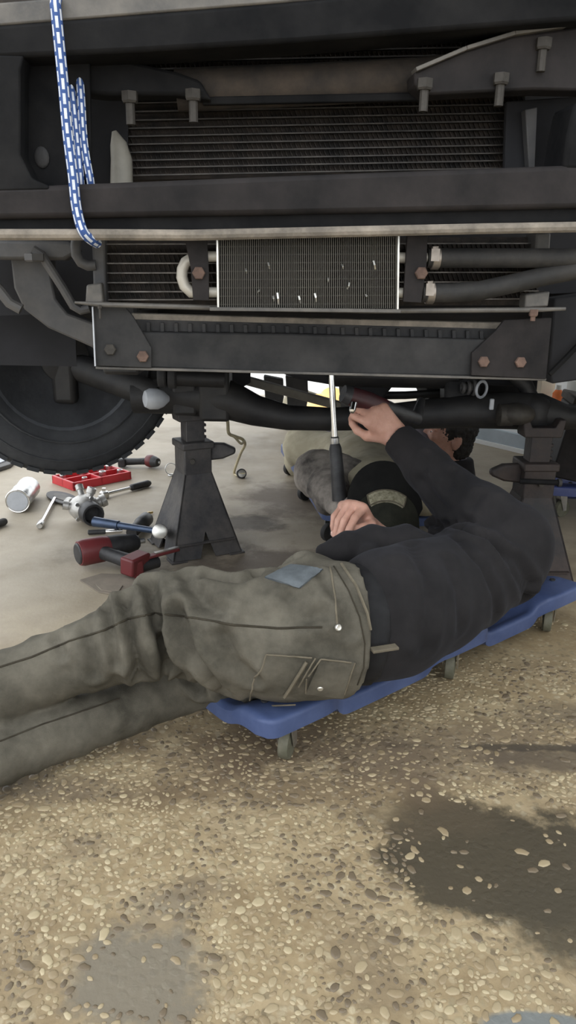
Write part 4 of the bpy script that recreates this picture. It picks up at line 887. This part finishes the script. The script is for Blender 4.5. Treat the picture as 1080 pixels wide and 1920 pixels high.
# ================================================================== people
def depth(p): return p.y*math.cos(PITCH)-(p.z-CH)*math.sin(PITCH)
def J(px, py, z, rpx):
    p = atz(px, py, z); return (p, rpx*depth(p)/FPX)
def JY(px, py, y, rpx):
    p = aty(px, py, y); return (p, rpx*depth(p)/FPX)
def chain(js, grow=0., k=None):
    out = []
    for (a, ra), (b, rb) in zip(js, js[1:]):
        q = ['c', tuple(a), tuple(b), max(ra+grow, .004), max(rb+grow, .004)]
        if k: q.append(k)
        out.append(tuple(q))
    return out
def hand(wrist, fwd, palm_n, thumb, curl, scale=1., spread=.16, tcurl=.5, wr=.026):
    """palm and five fingers as tapered capsules. fwd: wrist to knuckles, palm_n: out of the palm, thumb: towards the thumb side;
    curl: per finger (three joint angles in degrees)"""
    f = V(fwd).normalized(); n = V(palm_n); n = (n-f*n.dot(f)).normalized(); s = V(thumb); s = (s-f*s.dot(f)-n*s.dot(n)).normalized(); w = V(wrist); c = scale
    pr = []; tips = []
    for i in range(4):
        off = (.030-.020*i)*c; kn = w+f*(.088-.004*abs(i-1)-(.008 if i == 3 else 0))*c+s*off-n*.004*c
        pr.append(('c', tuple(w+s*off*.55), tuple(kn), .017*c, .0125*c, .016))
        d = (f+s*(1.5-i)*spread*.5).normalized(); p = kn; L_ = [(.044, .026, .020), (.048, .030, .021), (.045, .028, .020), (.035, .021, .018)][i]; r = [.0098, .0100, .0094, .0083][i]*c
        ang = 0; cu = curl[i] if isinstance(curl[0], (list, tuple)) else curl
        for q in range(3):
            ang += math.radians(cu[q]); dd = d*math.cos(ang)+n*math.sin(ang); e = p+dd*L_[q]*c
            pr.append(('c', tuple(p), tuple(e), r*(1-.07*q), r*(.93-.09*q), .0022)); p0, p = p, e
        tips.append((p, dd, (n*math.cos(ang)-d*math.sin(ang)), r*.8))
    b = w+f*.022*c+s*.022*c+n*.006*c; d1 = (f*.75+s*.62+n*.30).normalized(); m = b+d1*.042*c; d2 = (f*.9+s*(.30-.4*tcurl)+n*tcurl).normalized(); e = m+d2*.030*c; d3 = (f*.9+s*(.0-.6*tcurl)+n*tcurl*1.1).normalized(); g = e+d3*.024*c
    pr += [('c', tuple(w+s*.008*c), tuple(m), .018*c, .0135*c, .012), ('c', tuple(m), tuple(e), .0115*c, .0105*c, .005), ('c', tuple(e), tuple(g), .0105*c, .0085*c, .005)]
    tips.append((g, d3, n, .0085*c))
    return pr, tips
def nails(tips, parent, mname='nail'):
    for p, d, n, r in tips:
        up = -n; x = d.cross(up).normalized(); m = Matrix((x, d, up)).transposed()
        MB().ball(p+up*r*.82-d*r*.1, (r*.72, r*.95, r*.28), m, 10).build('fingernail', mname, parent)
def head_prims(c, face, up, s=1.):
    f = V(face).normalized(); u = V(up); u = (u-f*u.dot(f)).normalized(); x = f.cross(u); R = np.array([list(x), list(f), list(u)])
    P_ = lambda a, b, d: tuple(V(c)+x*a*s+f*b*s+u*d*s)
    E_ = lambda a, r, k=.02: ('e', P_(*a), tuple(q*s for q in r), R, k)
    pr = [E_((0, -.012, .03), (.076, .096, .088)), E_((0, .02, -.045), (.058, .068, .070), .03), E_((0, .062, -.082), (.026, .026, .022), .025),
          ('c', P_(0, .088, .02), P_(0, .106, -.022), .008*s, .013*s, .012), E_((0, .098, -.026), (.017, .012, .009), .006), E_((.033, .075, .0), (.026, .018, .018), .02), E_((-.033, .075, .0), (.026, .018, .018), .02),
          E_((0, .085, -.052), (.022, .012, .005), .004), E_((0, .083, -.061), (.020, .012, .006), .004), E_((.03, .082, .033), (.026, .012, .008), .01), E_((-.03, .082, .033), (.026, .012, .008), .01)]
    for sg in (-1, 1):
        pr += [E_((sg*.078, -.012, -.004), (.009, .019, .032), .006), E_((sg*.084, -.016, .006), (.006, .017, .022), .004)]
    return pr, P_, R
def eyes(P_, R, parent, s=1.):
    for sg in (-1, 1):
        MB().ball(P_(sg*.030, .0775, .014), .0105*s).build('eye', 'white_plastic', parent); MB().ball(P_(sg*.030, .0855, .014), .0045*s, n=10).build('iris', 'hair', parent)
def hair_prims(P_, R, s=1., drop=0.):
    E_ = lambda a, r, k=.02: ('e', P_(*a), tuple(q*s for q in r), R, k)
    return [E_((0, -.022, .040), (.082, .098, .088)), E_((0, -.052, -.010-drop), (.072, .068, .062), .03)]
def hair_disp(v): return .006*noise.noise(Vector(v)*90)+.004*noise.noise(Vector(v)*220)
# ---------------------------------------------------------------- mechanic in front
p1 = thing('person', 'mechanic in olive work trousers and black shirt lying on his side, arm raised', 'person', atz(620, 1330, 0), world=True)
AXU = Vector((math.cos(ANG1), math.sin(ANG1), 0)); AXW = Vector((-AXU.y, AXU.x, 0))
# trousers, left (upper) leg, pelvis, right leg lying below
hipc = J(560, 1185, .235, 118); seat = J(630, 1180, .235, 118); wai = J(705, 1165, .235, 112); belly = J(580, 1085, .30, 50); butt = J(520, 1230, .20, 78)
Lleg = [J(560, 1190, .235, 112), J(450, 1185, .235, 108), J(370, 1165, .235, 95), J(315, 1155, .235, 82), J(255, 1190, .225, 74), J(180, 1224, .20, 66), J(90, 1254, .175, 62), J(0, 1290, .155, 62), J(-110, 1335, .12, 62), J(-220, 1380, .10, 60)]
Rleg = [J(540, 1220, .19, 84), J(440, 1258, .12, 56), J(340, 1290, .08, 50), J(250, 1322, .068, 52), J(140, 1362, .065, 54), J(0, 1412, .062, 58), J(-110, 1455, .06, 54), J(-210, 1490, .06, 52)]
pel = [('c', tuple(hipc[0]), tuple(seat[0]), hipc[1], seat[1]), ('c', tuple(seat[0]), tuple(wai[0]), seat[1], wai[1]), ('c', tuple(belly[0]), tuple(seat[0]), belly[1], seat[1]*.8), ('c', tuple(butt[0]), tuple(seat[0]), butt[1], seat[1]*.8)]
wd = (wai[0]-hipc[0]).normalized()
fA = folds(Lleg[6][0]-Lleg[3][0], 26, 7, .0050, 3); fB = folds(Vector((.45, .5, .75)), 17, 6, .0055, 9); fC = folds(Rleg[4][0]-Rleg[2][0], 24, 8, .004, 5)
kn = Lleg[3][0]; crot = J(520, 1110, .30, 10)[0]; gath = J(305, 1240, .2, 10)[0]
class Creases:
    """folds of the cloth: polylines (picked on the built surface) pressed in, with a raised flank beside them"""
    def __init__(s, lines): s.lines = lines; s.pts = []
    def setup(s, bvh):
        s.pts = []
        for ln, depth_, width in s.lines:
            pp = []
            for a, b in zip(ln, ln[1:]):
                for i in range(8):
                    p, _ = drape(bvh, (a[0]+(b[0]-a[0])*i/8, a[1]+(b[1]-a[1])*i/8), 0)
                    if p is not None: pp.append(tuple(p))
            if pp: s.pts.append((np.array(pp), depth_, width))
    def at(s, v):
        d = 0.
        for pp, dep, wd_ in s.pts:
            q = pp-v; r2 = float((q*q).sum(1).min())/(wd_*wd_)
            if r2 < 16: d += dep*(-math.exp(-r2)+.55*math.exp(-(math.sqrt(r2)-2.)**2))
        return d
crT = Creases([([(283, 1095), (298, 1170), (318, 1252)], 0.0208, 0.0114), ([(236, 1128), (246, 1200), (266, 1276)], 0.0192, 0.0104), ([(203, 1140), (214, 1195), (222, 1245)], 0.0128, 0.0085), ([(336, 1150), (362, 1225), (402, 1282), (445, 1315)], 0.0208, 0.0123),
  ([(390, 1082), (450, 1085), (520, 1062), (560, 1048)], 0.0144, 0.0114), ([(310, 1200), (345, 1262), (380, 1296)], 0.0192, 0.0095), ([(420, 1190), (440, 1240), (480, 1275)], 0.0128, 0.0114),
  ([(160, 1180), (172, 1220), (178, 1268)], 0.0096, 0.0095), ([(105, 1195), (118, 1230)], 0.0080, 0.0085), ([(545, 1120), (570, 1160), (610, 1150)], 0.0096, 0.0123), ([(350, 1080), (380, 1130), (420, 1150)], 0.0112, 0.0123), ([(600, 1080), (640, 1130), (660, 1190)], 0.0080, 0.0095)])
def tdisp(v):
    p = Vector(v); wk = math.exp(-((p-kn).length/.16)**2); wh = math.exp(-((p-crot).length/.16)**2)
    wg = math.exp(-((p-gath).length/.13)**2); low = 1 if p.z < .11 else 0
    base = .0035*noise.noise(p*9)+.0016*noise.noise(p*28)
    return base+fA(v)*(.3+.7*wk+.8*wg)*(1-.6*low)+fB(v)*(.25+.6*wh)+fC(v)*low*.8+crT.at(v)-.001
def cutplane(a, b, t):
    d = (b-a).normalized(); n = V(t)-d*V(t).dot(d); return (tuple((a+b)/2), tuple(n.normalized()))
tdir = J(790, 1130, .235, 1)[0]-J(640, 1185, .235, 1)[0]
wcut = cutplane(atz(648, 1056, .335), aty(722, 1230, 1.045), tdir)
hcut = cutplane(atz(664, 1052, .34), aty(752, 1235, 1.05), tdir)
tro, tbv = sdf_obj('trousers', pel+chain(Lleg, 0, .02)+chain(Rleg[:3], 0, .025)+chain(Rleg[2:], 0, .010), .006, 'olive_canvas', p1, k=.03, cuts=[wcut], disp=tdisp, setup=crT.setup)
# body under the clothes
chest = J(858, 1085, .235, 92); shc = J(950, 1035, .27, 80)
LS = (atz(962, 1012, .30), .070)                                   # left shoulder
elb = JY(838, 915, 1.62, 40); wri = JY(747, 824, 1.72, 24)
neck0 = Vector(LS[0])*.45+Vector(shc[0])*.55+AXW*.06
headc = neck0+AXU*.15+AXW*.085-UP*.075; face_d = (Vector((-.55, .35, .75)))
hp, HP, HR = head_prims(headc, face_d, AXU, .95)
RS = shc[0]+AXW*.15-UP*.03; relb = Vector((.36, 1.60, .15)); rw = aty(684, 986, 1.63)
palm1 = Vector((-.55, .15, .80))
hL, tipsL = hand(wri[0]+Vector((-.008, .006, .010)), aty(700, 778, 1.70)-wri[0], Vector((-.55, .55, .1)), Vector((-.75, -.3, .25)), (48, 68, 50), .92, .05, .75)
hR, tipsR = hand(rw, aty(647, 936, 1.565)-rw, Vector((-.35, -.45, -.8)), Vector((1., .1, -.2)), ((58, 30, 16), (78, 30, 14), (84, 30, 14), (76, 40, 18)), 1.0, .42, .75)
bod = [('c', tuple(hipc[0]), tuple(wai[0]), hipc[1]-.03, wai[1]-.03), ('c', tuple(wai[0]), tuple(chest[0]), wai[1]-.03, chest[1]-.02), ('c', tuple(chest[0]), tuple(shc[0]), chest[1]-.02, shc[1]-.02),
       ('c', tuple(shc[0]), tuple(LS[0]), .06, .055), ('c', tuple(shc[0]), tuple(RS), .07, .055), ('c', tuple(shc[0]), tuple(neck0), .06, .052), ('c', tuple(neck0), tuple(headc-AXU*.06), .052, .05)]
bod += chain(Lleg, -.034)+chain(Rleg, -.026)
bod += chain([LS, (elb[0], .04), (wri[0], .025)], 0., .01)[0:2]+chain([(RS, .055), (relb, .04), (rw, .026)], 0., .01)
bod += hp+hL+hR
body, bbv = sdf_obj('body', bod, .0036, 'skin', p1, k=.02, smooth=1)
nails(tipsR[:4], body); nails(tipsL[4:], body)
eyes(HP, HR, p1, .95)
sdf_obj('hair', hair_prims(HP, HR, .96), .005, 'hair', p1, disp=hair_disp)
# shirt: torso, raised sleeve, far sleeve; its tail bunched over the belly is a part of its own
sleeve = [(LS[0]-Vector((0, 0, .015)), .080), JY(905, 968, 1.55, 62), JY(838, 915, 1.62, 47), JY(795, 872, 1.67, 42), JY(757, 834, 1.715, 33), JY(735, 815, 1.725, 28)]
t0, t1, t2, t3, t4 = J(680, 1168, .235, 112), J(730, 1150, .24, 116), J(800, 1118, .24, 106), J(870, 1085, .24, 92), J(945, 1048, .26, 72)
tor = chain([t0, t1, t2, t3, t4], 0, .03)+[('c', tuple(t4[0]), tuple(LS[0]), t4[1], .080), ('c', tuple(t4[0]), tuple(RS), t4[1], .070), ('c', tuple(t4[0]), tuple(neck0), .07, .056)]
fS = folds(Vector((.4, -.5, .75)), 16, 5, .006, 2); fS2 = folds(elb[0]-LS[0], 22, 8, .005, 6)
arm0 = J(985, 1060, .3, 1)[0]
crS = Creases([([(770, 975), (850, 985), (920, 1012), (970, 1050), (1000, 1100)], .013, .011), ([(915, 1005), (960, 1060), (985, 1110), (980, 1150)], .012, .012), ([(860, 1010), (905, 1060), (925, 1110), (930, 1160)], .006, .012), ([(790, 900), (815, 935), (845, 965), (880, 985)], .009, .012),
  ([(770, 1020), (800, 1080), (805, 1150), (795, 1220)], .006, .014), ([(840, 1050), (860, 1110), (862, 1180)], .005, .012), ([(740, 1060), (765, 1130), (770, 1200)], .005, .014), ([(850, 880), (840, 915)], .006, .010), ([(800, 850), (795, 885)], .005, .008), ([(900, 925), (885, 950)], .006, .010)])
def sdisp(v):
    p = Vector(v); a = math.exp(-((p-arm0).length/.16)**2); e = math.exp(-((p-elb[0]).length/.18)**2)
    return .004*noise.noise(p*7)+fS(v)*(.25+.6*a)+fS2(v)*(.15+.6*e)+crS.at(v)-.002
slv_cut = JY(742, 820, 1.722, 1)[0]; sd_n = (slv_cut-elb[0]).normalized()
hem = (hcut[0], tuple(-Vector(hcut[1])), 0)
shirt_o, _ = sdf_obj('shirt', tor+chain(sleeve, 0, .02)+chain([(RS, .072), (relb, .055), (relb*.55+rw*.45, .042)], 0, .02), .0055, 'black_cotton', p1, k=.03, disp=sdisp, setup=crS.setup, smooth=3, cuts=[hem[:2], (tuple(slv_cut), tuple(sd_n), .10), (tuple(relb*.6+rw*.4), tuple((rw-relb).normalized()), .09)])
flap = [J(606, 1034, .315, 14), J(650, 1030, .322, 28), J(700, 1022, .322, 34), J(760, 1030, .315, 42), J(810, 1045, .30, 40)]
fF = folds(Vector((1, .2, .2)), 20, 8, .006, 12)
sdf_obj('shirt_tail', chain(flap, 0, .02)+[('c', tuple(J(690, 1005, .325, 1)[0]), tuple(J(708, 990, .335, 1)[0]), .016, .004, .012), ('c', tuple(J(700, 1015, .325, 1)[0]), tuple(J(690, 1040, .325, 1)[0]), .02, .02, .012)], .0045, 'black_cotton', p1, k=.02, disp=lambda v: fF(v)*.7)
# belt: band round the waist just above the trousers
bc = Vector(wcut[0]); bR = wai[1]; wn = Vector(wcut[1])
sdf_obj('belt', [('c', tuple(seat[0]*.3+wai[0]*.7), tuple(t1[0]*.8+t2[0]*.2), wai[1]+.001, t1[1]-.010)], .006, 'belt_black', p1, k=.02, cuts=[(tuple(bc-wn*.01), tuple(-wn)), (tuple(Vector(hcut[0])+wn*.02), tuple(wn))])
# sewn details of the trousers
def seam_part(name, pxs, m, r=.0014, off=.0004):
    pts = seam(tbv, pxs, r, off)
    if len(pts) > 2: return MB().tube(pts, r, 6).build(name, m, tro)
seam_part('side_seam', [(-10, 1254), (60, 1232), (130, 1202), (195, 1182), (240, 1160), (290, 1150), (360, 1158), (440, 1172), (520, 1178), (610, 1176)], 'olive_seam', .0019)
seam_part('inner_seam', [(0, 1390), (80, 1358), (150, 1335), (230, 1308)], 'olive_seam', .0014)
def pocket(name, q, m, th=.003, nu=14, nv=14):
    mb = patch(tbv, q, nu, nv, th)
    if mb: return mb.build(name, m, tro, smooth=60)
pocket('back_pocket', [(500, 1226), (590, 1232), (560, 1318), (464, 1312)], 'olive_canvas', .004)
pocket('tool_pocket', [(600, 1234), (664, 1240), (642, 1304), (572, 1296)], 'olive_canvas', .006)
for a, b in (((500, 1226), (464, 1312)), ((500, 1226), (590, 1232)), ((600, 1234), (574, 1268)), ((574, 1268), (572, 1300)), ((600, 1234), (664, 1240)), ((664, 1240), (642, 1302)), ((590, 1232), (556, 1288)), ((470, 1318), (560, 1314))):
    seam_part('stitching', [a, b], 'olive_edge', .0014, .0065)
seam_part('hammer_loop', [(575, 1240), (552, 1275), (530, 1308)], 'olive_edge', .003, .005)
for px in ((632, 1176), (600, 1286)):
    p, n = drape(tbv, px, .004)
    if p is not None: MB().lathe(p, n, [(.0055, -.002), (.0055, .002), (.004, .0035), (.0015, .003)], 12).build('rivet', 'aluminium', tro)
seam_part('front_pocket_edge', [(632, 1170), (628, 1120), (622, 1078), (616, 1056)], 'olive_edge', .0018)
seam_part('waistband_edge', [(640, 1058), (668, 1100), (688, 1150), (698, 1200), (698, 1250), (684, 1286)], 'olive_edge', .0026, .001)
seam_part('waistband_edge', [(626, 1062), (654, 1108), (674, 1156), (684, 1206), (682, 1252), (668, 1290)], 'olive_seam', .0014)
pocket('pocket_lining', [(496, 1084), (546, 1061), (606, 1068), (562, 1104)], 'denim_blue', .004, 12, 10)
A_, nA = drape(tbv, (694, 1218), .006); 
if A_ is not None:
    B_ = A_+wd*.042; MB().bar(A_-wd*.004, B_, .005, .016, up=nA).build('belt_loop', 'olive_edge', tro, bevel=.001)
# ---------------------------------------------------------------- tool in the raised hand
tc_ = aty(690, 742, 1.74); t = thing('cordless_ratchet', 'dark red and black power ratchet held up by the raised hand', 'power tool', tc_, world=True)
gd = Vector((-.6, .25, .75)).normalized()
ha = aty(722, 765, 1.74); hb = aty(655, 742, 1.72)
MB().tube([ha, (ha+hb)/2, hb], [.020, .024, .022], 16).build('tool_body', 'red_dark', t)
MB().tube([hb, hb+(hb-ha)*.18], [.024, .020], 16).build('tool_end', 'black_plastic', t); MB().tube([ha, ha+(ha-hb)*.9, aty(790, 752, 1.9)], [.018, .016, .010], 14).build('tool_neck', 'black_plastic', t)
MB().lathe(aty(664, 756, 1.70), Vector((-.2, -.6, -.8)), [(.008, 0), (.008, .02), (.005, .024)], 12).build('bright_stud', 'chrome', t)
# ---------------------------------------------------------------- man in the cap
p2 = thing('person', 'man in black cap and dirty grey jacket lying under the axle, head nearest', 'person', atz(690, 985, 0), world=True)
HC = aty(722, 970, 1.94); up2 = Vector((-.10, -1., .02)).normalized(); face2 = Vector((-.14, .0, 1.))
hp2, HP2, HR2 = head_prims(HC, face2, up2, .95)
nk = HC-up2*.13+Vector((0, 0, -.01)); sh2 = nk-up2*.07+Vector((-.03, .02, -.01))
LSh = aty(652, 912, 2.22); RSh = aty(800, 915, 2.28)
el2 = JY(594, 888, 2.26, 40); hd2 = JY(648, 958, 1.97, 20)
ches2 = aty(690, 880, 2.55); hip2 = aty(650, 868, 2.80); kneeA = aty(572, 838, 2.98); kneeB = aty(660, 838, 3.05); footA = aty(560, 868, 3.12); footB = aty(640, 860, 3.25)
b2 = [('c', tuple(nk), tuple(sh2), .052, .07), ('c', tuple(LSh), tuple(RSh), .06, .06), ('c', tuple(sh2), tuple(ches2), .085, .10), ('c', tuple(ches2), tuple(hip2), .10, .105), ('c', tuple(hip2), tuple(kneeA), .07, .055), ('c', tuple(hip2), tuple(kneeB), .07, .055), ('c', tuple(kneeA), tuple(footA), .05, .035), ('c', tuple(kneeB), tuple(footB), .05, .035), ('c', tuple(LSh), tuple(el2[0]), .05, .04), ('c', tuple(el2[0]), tuple(hd2[0]), .04, .024)]
b2 += hand(hd2[0], Vector((.75, -.35, -.25)), Vector((.1, .4, -1.)), Vector((.3, 1., .2)), (30, 40, 25), .95, .12, .5)[0]
body2, _ = sdf_obj('body', b2+hp2, .006, 'skin', p2, k=.02, smooth=1)
eyes(HP2, HR2, p2, .95)
sdf_obj('hair', hair_prims(HP2, HR2, .97, .02)+[('c', tuple(HP2(-.07, .0, -.03)), tuple(HP2(-.06, .05, -.09)), .025, .03), ('c', tuple(HP2(.07, .0, -.03)), tuple(HP2(.06, .05, -.09)), .025, .03), ('c', tuple(HP2(-.05, .06, -.09)), tuple(HP2(.05, .06, -.09)), .03, .03)], .005, 'hair', p2, disp=hair_disp)
fJ = folds(el2[0]-LSh, 20, 8, .009, 4)
fJ2 = folds(Vector((.2, .6, .5)), 14, 6, .007, 1)
jk = [('c', tuple(LSh), tuple(LSh*.4+RSh*.6), .085, .075)]+chain([(LSh, .072), (LSh*.5+el2[0]*.5+UP*.01, .066), (el2[0], .062), (el2[0]*.45+hd2[0]*.55, .052), (hd2[0]*.93+el2[0]*.07, .034)])
jko, _ = sdf_obj('jacket', jk, .0065, 'grey_jacket', p2, k=.035, disp=lambda v: fJ(v)+.6*fJ2(v)+.004*noise.noise(Vector(v)*9))
kd = folds(Vector((.3, .7, .4)), 14, 6, .007, 8)
sdf_obj('shirt', [('c', tuple(sh2), tuple(ches2), .108, .12), ('c', tuple(ches2), tuple(hip2), .12, .118), ('c', tuple(LSh), tuple(RSh), .08, .085)], .0075, 'khaki', p2, k=.035, disp=lambda v: kd(v)+.004*noise.noise(Vector(v)*8))
sdf_obj('trousers', [('c', tuple(ches2+Vector((0, .12, .0))), tuple(hip2), .11, .125), ('c', tuple(hip2), tuple(kneeA), .10, .082), ('c', tuple(hip2), tuple(kneeB), .10, .082), ('c', tuple(kneeA), tuple(footA), .078, .06), ('c', tuple(kneeB), tuple(footB), .078, .06)], .0075, 'khaki', p2, k=.035, disp=lambda v: kd(v)+.004*noise.noise(Vector(v)*8))
MB().prism([hd2[0]+Vector((-.03, -.02, .02)), hd2[0]+Vector((.012, -.035, .012)), hd2[0]+Vector((.012, -.03, .055))], Vector((.006, .01, .004))).build('cuff', 'grey_jacket', jko, bevel=.001)
# cap: crown, brim, sweatband, patch
cx, cf, cu = Vector(HR2[0]), Vector(HR2[1]), Vector(HR2[2]); HCc = Vector(HC)
def capP(a, b, d): return HCc+(cx*a+cf*b+cu*d)*.97
mb = MB(); n = 40; rows = 14; vs = []
for i in range(rows+1):
    t_ = i/rows; a = math.pi/2*t_; r_ = math.cos(a)**.75 if i < rows else 0.; z = .028+.112*math.sin(a)
    for k in range(n):
        th = 2*math.pi*k/n; vs.append(capP(r_*.093*math.cos(th), -.010+r_*.108*math.sin(th)+.012*math.sin(a)*0, z))
fs = [(i*n+k, i*n+(k+1) % n, (i+1)*n+(k+1) % n, (i+1)*n+k) for i in range(rows) for k in range(n)]
cap = mb.add(vs, fs).build('cap', 'cap_black', p2, smooth=180); sm = cap.modifiers.new('thickness', 'SOLIDIFY'); sm.thickness = .003
mb = MB(); top = []; bot = []; BW = 1.16
for i in range(9):
    for j in range(25):
        th = math.pi*(.04+.92*j/24); u = i/8; rx = .092; x_ = rx*math.cos(th); y0_ = -.010+.106*math.sin(th); y_ = y0_+u*.078*math.sin(th)**.55
        zc = .030+.022*(1-(x_/.092)**2)*1.-.016*u-.012*(x_/.092)**2*u
        top.append(capP(x_*(1+(BW-1)*min(1, u*1.5)), y_, zc)); bot.append(capP(x_*(1+(BW-1)*min(1, u*1.5)), y_, zc-.004))
fs = []; N_ = len(top)
for i in range(8):
    for j in range(24):
        a = i*25+j; fs += [(a, a+1, a+26, a+25), (N_+a, N_+a+25, N_+a+26, N_+a+1)]
for j in range(24): fs += [(200+j, 200+j+1, N_+200+j+1, N_+200+j), (j, N_+j, N_+j+1, j+1)]
for i in range(8): fs += [(i*25, i*25+25, N_+i*25+25, N_+i*25), (i*25+24, N_+i*25+24, N_+i*25+49, i*25+49)]
MB().add(top+bot, fs).build('brim', 'cap_brim', cap, smooth=50)
mb = MB(); top = []; bot = []
for i in range(7):
    for j in range(17):
        th = math.pi/2+(.58-1.16*j/16)-.12; z_ = .062+.040*i/6; a = math.asin(min(1, (z_-.028)/.112)); r_ = math.cos(a)**.75
        p = capP(r_*.093*math.cos(th), -.010+r_*.108*math.sin(th), z_); nn = (cx*math.cos(th)+cf*math.sin(th)+cu*.35).normalized(); top.append(p+nn*.006); bot.append(p-nn*.002)
fs = []; N_ = len(top)
for i in range(6):
    for j in range(16):
        a = i*17+j; fs += [(a, a+1, a+18, a+17)]
for j in range(16): fs += [(j, N_+j, N_+j+1, j+1), (102+j, 103+j, N_+103+j, N_+102+j)]
for i in range(6): fs += [(i*17, i*17+17, N_+i*17+17, N_+i*17), (i*17+16, N_+i*17+16, N_+i*17+33, i*17+33)]
pt = MB().add(top+bot, fs).build('patch', 'cap_patch', cap, smooth=60)
MB().tube([top[j]+cf*.001 for j in range(17)]+[top[i*17+16] for i in range(1, 7)]+[top[102+16-j] for j in range(1, 17)]+[top[i*17] for i in range(5, 0, -1)], .0018, 6, closed=True).build('patch_border', 'olive_edge', pt)
MB().ball(capP(0, -.010, .141), (.008, .008, .005)).build('cap_button', 'cap_black', cap)
# ---------------------------------------------------------------- man further back
p3 = thing('person', 'dark-haired man behind the axle, ear and jaw showing above the raised sleeve', 'person', Vector((.55, 3.1, 0)), world=True)
H3 = aty(838, 815, 3.0); up3 = Vector((.35, -.12, .92)); hp3, HP3, HR3 = head_prims(H3, Vector((-.95, -.22, .15)), up3, 1.)
n3 = H3+Vector((.03, .03, -.13)); s3 = Vector((.56, 3.12, .17)); c3_ = Vector((.40, 3.35, .16)); h3_ = Vector((.22, 3.62, .14)); k3 = Vector((.05, 4.0, .16)); f3 = Vector((.0, 4.35, .08)); k4 = Vector((.22, 4.05, .12)); f4 = Vector((.2, 4.42, .07))
b3 = [('c', tuple(H3-Vector((0, 0, .05))), tuple(n3), .05, .06), ('c', tuple(n3), tuple(s3), .06, .08), ('c', tuple(s3), tuple(c3_), .10, .10), ('c', tuple(c3_), tuple(h3_), .10, .09), ('c', tuple(h3_), tuple(k3), .07, .05), ('c', tuple(k3), tuple(f3), .05, .035), ('c', tuple(h3_), tuple(k4), .07, .05), ('c', tuple(k4), tuple(f4), .05, .035)]
sdf_obj('body', b3+hp3, .006, 'skin', p3, k=.02, smooth=1)
eyes(HP3, HR3, p3)
sdf_obj('hair', hair_prims(HP3, HR3, 1.02, .03), .005, 'hair', p3, disp=hair_disp)
d3 = folds(Vector((.5, -.4, .4)), 14, 6, .006, 8)
sdf_obj('shirt', [('c', tuple(n3+Vector((.01, 0, -.01))), tuple(s3), .07, .12), ('c', tuple(s3), tuple(c3_), .122, .12), ('c', tuple(c3_), tuple(h3_), .12, .112), ('c', tuple(s3+Vector((-.02, -.12, 0))), tuple(s3+Vector((-.22, -.10, -.05))), .06, .05)], .008, 'mauve_shirt', p3, k=.035, disp=lambda v: d3(v))
sdf_obj('collar', [('c', tuple(n3+Vector((.02, -.01, .0))), tuple(n3+Vector((.03, .0, -.10))), .075, .09)], .007, 'black_cotton', p3, k=.03, cuts=[(tuple(n3+Vector((0, 0, .03))), (0, 0, 1))])
sdf_obj('trousers', [('c', tuple(h3_), tuple(k3), .10, .075), ('c', tuple(k3), tuple(f3), .072, .055), ('c', tuple(h3_), tuple(k4), .10, .075), ('c', tuple(k4), tuple(f4), .072, .055)], .009, 'khaki', p3, k=.03)
for o in bpy.data.objects:
    if '_world' in o: del o['_world']
